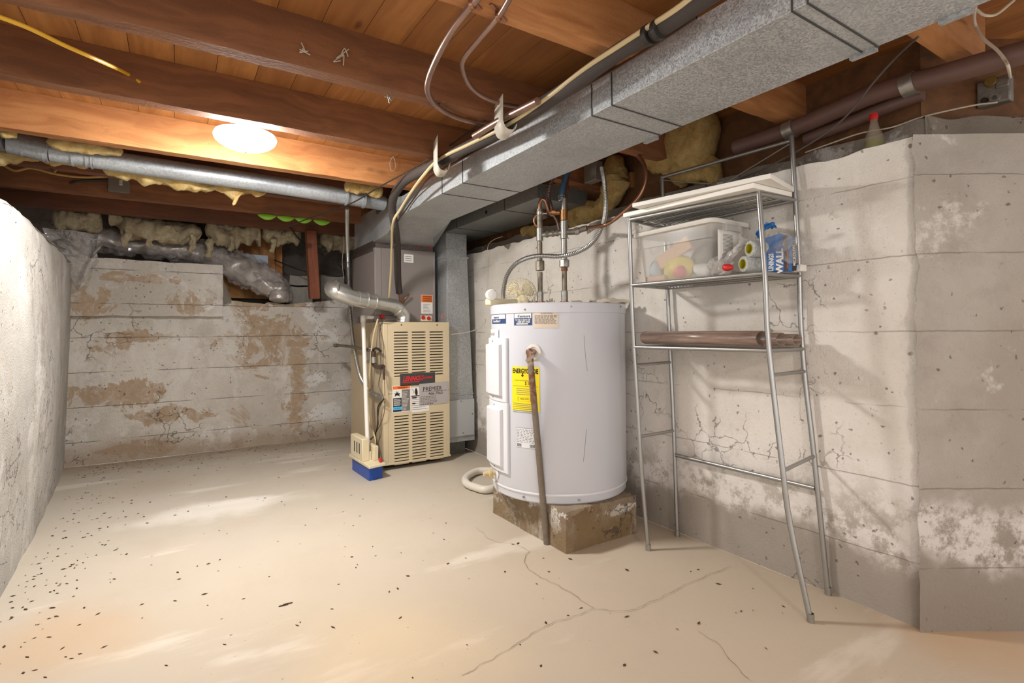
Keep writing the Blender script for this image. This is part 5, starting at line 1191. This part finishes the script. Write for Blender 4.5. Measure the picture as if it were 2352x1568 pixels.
b = MB(); b.beam(inb(.25, .18, .09), inb(.3, .62, .18), .018, .07, M['plank']); tag(b.build('wood_block', bevel=.006), 'tan wooden slat tilted inside the storage bin', 'wood', GB)
def bag(c, s, mat, seed, amp=.3, sc=12):
    b = MB(); n = 22
    def fn(u, v):
        a = 2*math.pi*u; ph = math.pi*v; d = Vector((math.cos(a)*math.sin(ph), math.sin(a)*math.sin(ph), -math.cos(ph)))
        p = Vector((d.x*s[0], d.y*s[1], d.z*s[2])); nn = abs(noise.noise(p*sc+Vector((seed, 0, 0))))*2-.4
        q = c+p*(1-amp*nn); q.z = max(q.z, c.z-s[2]*.95); return q
    b.grid(fn, 36, 24, mat); return b
tag(bag(inb(.35, .42, .06), (.05, .085, .058), M['yellowpack'], 3).build('snack_bag', sharp=40), 'yellow and pink printed plastic bag inside the bin', 'bag', GB)
tag(bag(inb(.25, .5, .04), (.03, .03, .03), M['pinkpack'], 5).build('printed_wrapper', sharp=40), 'pink printed wrapper in the middle of the bin', 'wrapper', GB)
tag(bag(inb(.3, .12, .055), (.05, .05, .05), M['glassblue'], 6).build('crumpled_bag', sharp=40), 'pale blue crumpled bag at the left end of the bin', 'bag', GB)
tag(bag(inb(.3, .8, .035), (.05, .06, .032), M['paper'], 7).build('white_rag', sharp=40), 'white rag bundle at the right end of the bin', 'rag', GB)
b = MB(); b.beam(inb(.15, .05, .015), inb(.2, .32, .018), .03, .025, M['plank']); tag(b.build('perforated_bar', bevel=.003), 'small grey bar with holes on the bin floor', 'bar', GB)
tag(bag(inb(.65, .7, .09), (.06, .08, .085), M['greyboard'], 9).build('grey_bundle', sharp=40), 'grey cloth bundle inside the bin right half', 'cloth', GB)
# paper manual tucked at bin end
yb = BY0-.028
b = MB(); M_ = None
b.grid(lambda u, v: Vector((BX0-.0+.20*u*.9, yb-.022-.004*math.sin(u*5), zs+.02+.175*v)), 12, 8, M['paper'])
for k in range(22): b.grid(lambda u, v: Vector((BX0+.03+.07*u, yb-.0235-.004*math.sin((.03+.07*u)/.18*5), zs+.05+k*.006+.0018*v)), 6, 1, M['greyp'])
o = b.build('paper_leaflet'); tag(o, 'folded white printed leaflet standing at the right end of the bin', 'leaflet')
m = o.modifiers.new('s', 'SOLIDIFY'); m.thickness = .001
# grocery bag
gb = P(1655, 612, X=2.03)
t = thing('grocery_bag', 'knotted white plastic grocery bag with red print on the shelf', 'bag', (gb.x, gb.y, zs))
bag(Vector((gb.x, gb.y, zs+.038)), (.05, .055, .045), M['bag_white'], 12, .35, 16).build('pouch', t, sharp=30)
crumple([gb+Vector((0, -.02, .03)), gb+Vector((.01, -.055, .055)), gb+Vector((.02, -.085, .085)), gb+Vector((.03, -.10, .11))], [.028, .018, .012, .02], M['bag_white'], 3, .5, 30, 20, .008).build('knotted_handles', t, sharp=30)
bag(Vector((gb.x-.020, gb.y-.045, zs+.028)), (.014, .030, .016), M['red'], 14, .2).build('red_print', t, sharp=40)
# roller covers in pack
t = thing('roller_cover_pack', 'pack of grey napped paint roller covers with yellow cores', 'paint rollers', tuple(P(1725, 625, X=2.08)))
for px, py in ((1721, 571), (1706, 607)):
    q = P(px, py, X=2.02); q.z = max(q.z, zs+.036); d = Vector((.93, -.36, 0)).normalized()
    o = MB().lathe([(.021, 0), (.033, .002), (.035, .01), (.035, .18), (.021, .18)], q, M['nap'], 32, d).build('roller_cover', t)
    MB().lathe([(.0215, .004), (.021, -.002), (.0195, -.002), (.0195, .18)], q, M['core'], 28, d).build('core', o)
# blue package with lettering
t = thing('blue_package', 'blue and black plastic package with white lettering behind the rack leg', 'package', tuple(P(1785, 625, X=2.06)))
o0 = P(1762, 623, X=2.05); fx = Vector((.80, -.60, 0)).normalized(); fz_ = Vector((0, 0, 1)); nrm = Vector((-.60, -.80, 0))
def pf(u, v, e=0): return Vector((o0.x, o0.y, zs))+fx*u+fz_*v+nrm*(e+.016*math.sin(min(1, max(0, u/.13))*math.pi)+.006*math.sin(v*30))-nrm*.02
Wp, Hp = .125, .155
b = MB(); b.grid(lambda u, v: pf(u*Wp, v*Hp*(1-.25*abs(u-.45))), 20, 14, M['blueplastic'])
b.grid(lambda u, v: pf(u*Wp, v*Hp*(1-.25*abs(u-.45)), -.05*math.sin(math.pi*min(.98, max(.02, u)))**.3), 20, 14, M['blueplastic'])
b.grid(lambda u, v: pf(.068+u*.018, v*Hp*.95, .0012), 4, 12, M['pack_brown']); b.grid(lambda u, v: pf(.104+u*.018, v*Hp*.75, .0012), 4, 12, M['pack_brown'])
rot = lambda u0, v0: (lambda x, y: pf(u0-y, v0+x, .002))
b.text('LININGS', .024, rot(.027, -.0), M['paper'], bold=.0008, xs=.8); b.text('WALL', .036, rot(.062, -.012), M['paper'], bold=.0015, xs=1.05)
b.text('HIGH COVERAGE', .009, rot(.084, .01), M['orange_p'], xs=1.0); b.text('MICROLON', .019, rot(.118, .02), M['paper'], bold=.0004, xs=.85)
b.build('printed_wrapper', t)
tag(bag(P(1828, 575, X=2.10)+Vector((0, 0, 0)), (.045, .07, .055), M['bag_clear'], 22, .45, 14).build('clear_plastic_bag', sharp=20), 'clear crinkled plastic bag bulging beside the blue package', 'bag')
tag(bag(P(1770, 560, X=2.08), (.04, .08, .045), M['bag_clear'], 25, .5, 16).build('clear_plastic_bag', sharp=20), 'clear crinkled plastic wrap above the roller covers', 'bag')
b = MB(); q = P(1745, 535, X=2.10); b.grid(lambda u, v: q+Vector((.02*v, -.085*u+.02, .02*math.sin(u*3)+.03*u-.02*v+.01*noise.noise(Vector((u*6, v*6, 0))))), 14, 8, M['blueplastic']); o = b.build('blue_wrapper'); m = o.modifiers.new('s', 'SOLIDIFY'); m.thickness = .001; tag(o, 'crumpled blue wrapper on top of the roller pack', 'wrapper')
b = MB(); q = P(1815, 622, X=2.18); b.box((q.x, q.y-.045, zs), (q.x+.045, q.y+.0, zs+.028), M['board_white']); tag(b.build('white_block', bevel=.002), 'small white block at the right end of the middle shelf', 'block')
# vinyl rolls on low shelf
zl = ZS[2]+.012
def roll(cx_, ya, yb_, r, lab, squash=.75, seed=0):
    b = MB(); n = 60; vs = []; prof = []
    for i in range(n+1):
        a = i/n*2*math.pi*1.35; rr = r*(1-.12*i/n); prof.append(Vector((cx_+rr*math.cos(a+2.5), 0, zl+.003+r*squash+rr*squash*math.sin(a+2.5))))
    for p in prof: vs += [Vector((p.x, ya, p.z)), Vector((p.x, yb_, p.z))]
    b.add(vs, [(2*i, 2*i+1, 2*i+3, 2*i+2) for i in range(n)], M['vinyl']); o = b.build('vinyl_roll'); m = o.modifiers.new('s', 'SOLIDIFY'); m.thickness = .0025; m.material_offset = 0
    return tag(o, lab, 'vinyl', 'vinyl rolls on the low shelf')
yl = P(1473, 778, X=1.98).y; yr = P(1738, 785, X=1.98).y
roll(2.015, yr, yl, .045, 'front brown wood look vinyl roll on the low shelf')
roll(2.105, yr-.03, yl+.02, .042, 'middle brown vinyl roll just behind the front roll', .7)
roll(2.19, yr-.05, yl, .040, 'rear brown vinyl roll nearest the wall', .65)

# ------------------------------------------------------------ upper right: brown pipes, valve, bottle, wires
t = thing('brown_pipe', 'long brown wrapped pipe with silver bands above the right wall', 'pipe', tuple(P(1870, 280, X=2.34)))
bp = [P(1690, 338, X=2.36), P(1760, 315, X=2.36), P(1830, 292, X=2.36), P(1930, 248, X=2.35), P(2030, 208, X=2.34), P(2150, 176, X=2.33), P(2275, 141, X=2.32), P(2360, 118, X=2.32), P(2450, 92, X=2.32)]
MB().tube(bp, .037, M['brown_pipe'], 28, 6).build('pipe', t)
for i, (x, y, r_) in enumerate(((1815, 298, .0425), (2088, 195, .0425))):
    q = P(x, y, X=2.355 if i == 0 else 2.335); d = Vector((0, -1, 0.12)).normalized(); MB().tube([q-d*.022, q+d*.022], r_, M['chromed'], 28, 0).build('metal_band', t)
b = MB(); b.tube([P(1850, 320, X=2.42), P(1950, 282, X=2.42), P(2050, 240, X=2.42), P(2120, 215, X=2.42)], .026, M['brown_pipe'], 20, 6); tag(b.build('brown_pipe'), 'thinner brown pipe tucked below the long banded one', 'pipe')
# bottle
bq = P(2008, 345, X=2.355); bz = 1.802
t = thing('glass_bottle', 'clear glass bottle with red cap and yellow liquid on the wall top', 'bottle', (bq.x, bq.y, bz))
hb = P(2010, 268, X=2.355).z-bz; rb = .034
MB().lathe([(.0005, .001), (rb*.95, .001), (rb, .008), (rb, hb*.35), (rb*.9, hb*.45), (rb*.5, hb*.72), (rb*.38, hb*.85), (rb*.38, hb)], (bq.x, bq.y, bz), M['bottle_glass'], 32).build('glass', t)
MB().lathe([(.0005, .004), (rb*.92, .004), (rb*.94, hb*.33), (.0005, hb*.33)], (bq.x, bq.y, bz), M['liquid'], 28).build('liquid', t)
MB().lathe([(rb*.44, hb-.012), (rb*.47, hb), (rb*.44, hb+.012), (.0005, hb+.013)], (bq.x, bq.y, bz), M['red'], 24).build('cap', t)
# old valve
q = PC(2282, 205, .13)
t = thing('gas_control', 'old grey metal control with a round dial on the wall at upper right', 'control', tuple(q))
b = MB(); b.box((q.x-.015, q.y-.052, q.z-.062), (q.x+.03, q.y+.048, q.z+.040), M['oldmetal']); b.build('body', t, bevel=.006)
b = MB(); b.box((q.x-.022, q.y-.05, q.z-.008), (q.x-.01, q.y-.01, q.z+.03), M['oldmetal']); b.build('boss', t, bevel=.004)
MB().lathe([(.0005, .012), (.017, .012), (.020, .008), (.021, 0)], P(2276, 188, X=q.x-.014), M['greenish'], 24, (-1, 0, 0)).build('dial', t)
MB().lathe([(.008, .016), (.016, .016), (.018, 0)], P(2287, 226, X=q.x-.014), M['oldmetal'], 16, (-1, 0, 0)).build('port', t)
MB().lathe([(.0005, .012), (.011, .012), (.012, 0)], P(2262, 232, X=q.x-.014), M['cable_black'], 16, (-1, 0, 0)).build('port', t)
wire('white_wire', [P(2240, 15, Z=2.06), P(2238, 50, X=2.3), P(2255, 85, X=2.3), P(2290, 115, X=2.28), P(2308, 138, X=2.265), P(2316, 155, X=2.27), PC(2320, 178, .08)], .005, 'white_wire', 'dirty white wire hanging down to the old control', 'wire')
wire('white_wire', [P(2243, 22, Z=2.05), P(2262, 35, Z=2.03), P(2290, 32, Z=2.03), P(2330, 0, Z=2.04)], .004, 'white_wire', 'short pale wire curving under the duct corner at upper right', 'wire')
wire('white_wire', [P(1850, 350, X=2.40), P(1920, 325, X=2.40), P(1980, 305, X=2.41), P(2050, 292, X=2.42), P(2120, 268, X=2.45), P(2230, 243, X=2.46), P(2290, 235, X=2.45)], .003, 'white_wire', 'long pale wire running behind the bottle along the wall top', 'wire')
wire('black_cable', [P(2108, 85, Z=2.04), P(2060, 130, X=2.15), P(2010, 185, X=2.2), P(1940, 270, X=2.25), P(1860, 330, X=2.27), P(1760, 385, X=2.3), P(1700, 410, X=2.35)], .004, 'cable_grey', 'dark cable drooping from the duct to the rack top')

# ------------------------------------------------------------ floor debris
random.seed(11); b = MB()
def crumb(p, s):
    a = random.uniform(0, math.pi); e = s*random.uniform(.3, .6); d = Vector((math.cos(a), math.sin(a), 0)); n_ = Vector((-d.y, d.x, 0)); h = s*.18
    b.add([p-d*s, p+n_*e, p+d*s, p-n_*e, p+Vector((0, 0, h))], [(0, 1, 4), (1, 2, 4), (2, 3, 4), (3, 0, 4)], M['dirt'])
for i in range(640):
    if i < 230: p = Vector((random.uniform(-.65, 1.35), 5.58-abs(random.gauss(0, .28)), .0018))
    elif i < 430: 
        y = random.uniform(2.2, 5.4); p = Vector((-.58-(y > 4)*.04+abs(random.gauss(0, .22)), y, .0018))
    else: p = Vector((random.uniform(-.5, 2.2), random.uniform(1.0, 5.0), .0018))
    if p.x > 1.2 and p.y > 3.7: continue
    if p.x > 1.55 and p.y > 1.95: continue
    crumb(p, random.uniform(.004, .012))
for px, py in ((765, 1440), (470, 1363), (1190, 1247), (1310, 1283), (1440, 1415), (1605, 1430), (1440, 1308), (1650, 1340), (120, 1395)):
    crumb(P(px, py, Z=.0018), .014)
for px, py in ((640, 1392), (650, 1388)): b.beam(P(px, py, Z=.004), P(px+22, py-5, Z=.004), .003, .003, M['dirt'])
tag(b.build('floor_debris', origin=(0, 0, 0)), 'dark leaf bits and crumbs scattered over the concrete floor', 'debris', kind='stuff')
for o in bpy.data.objects:
    if '_o' in o: del o['_o']
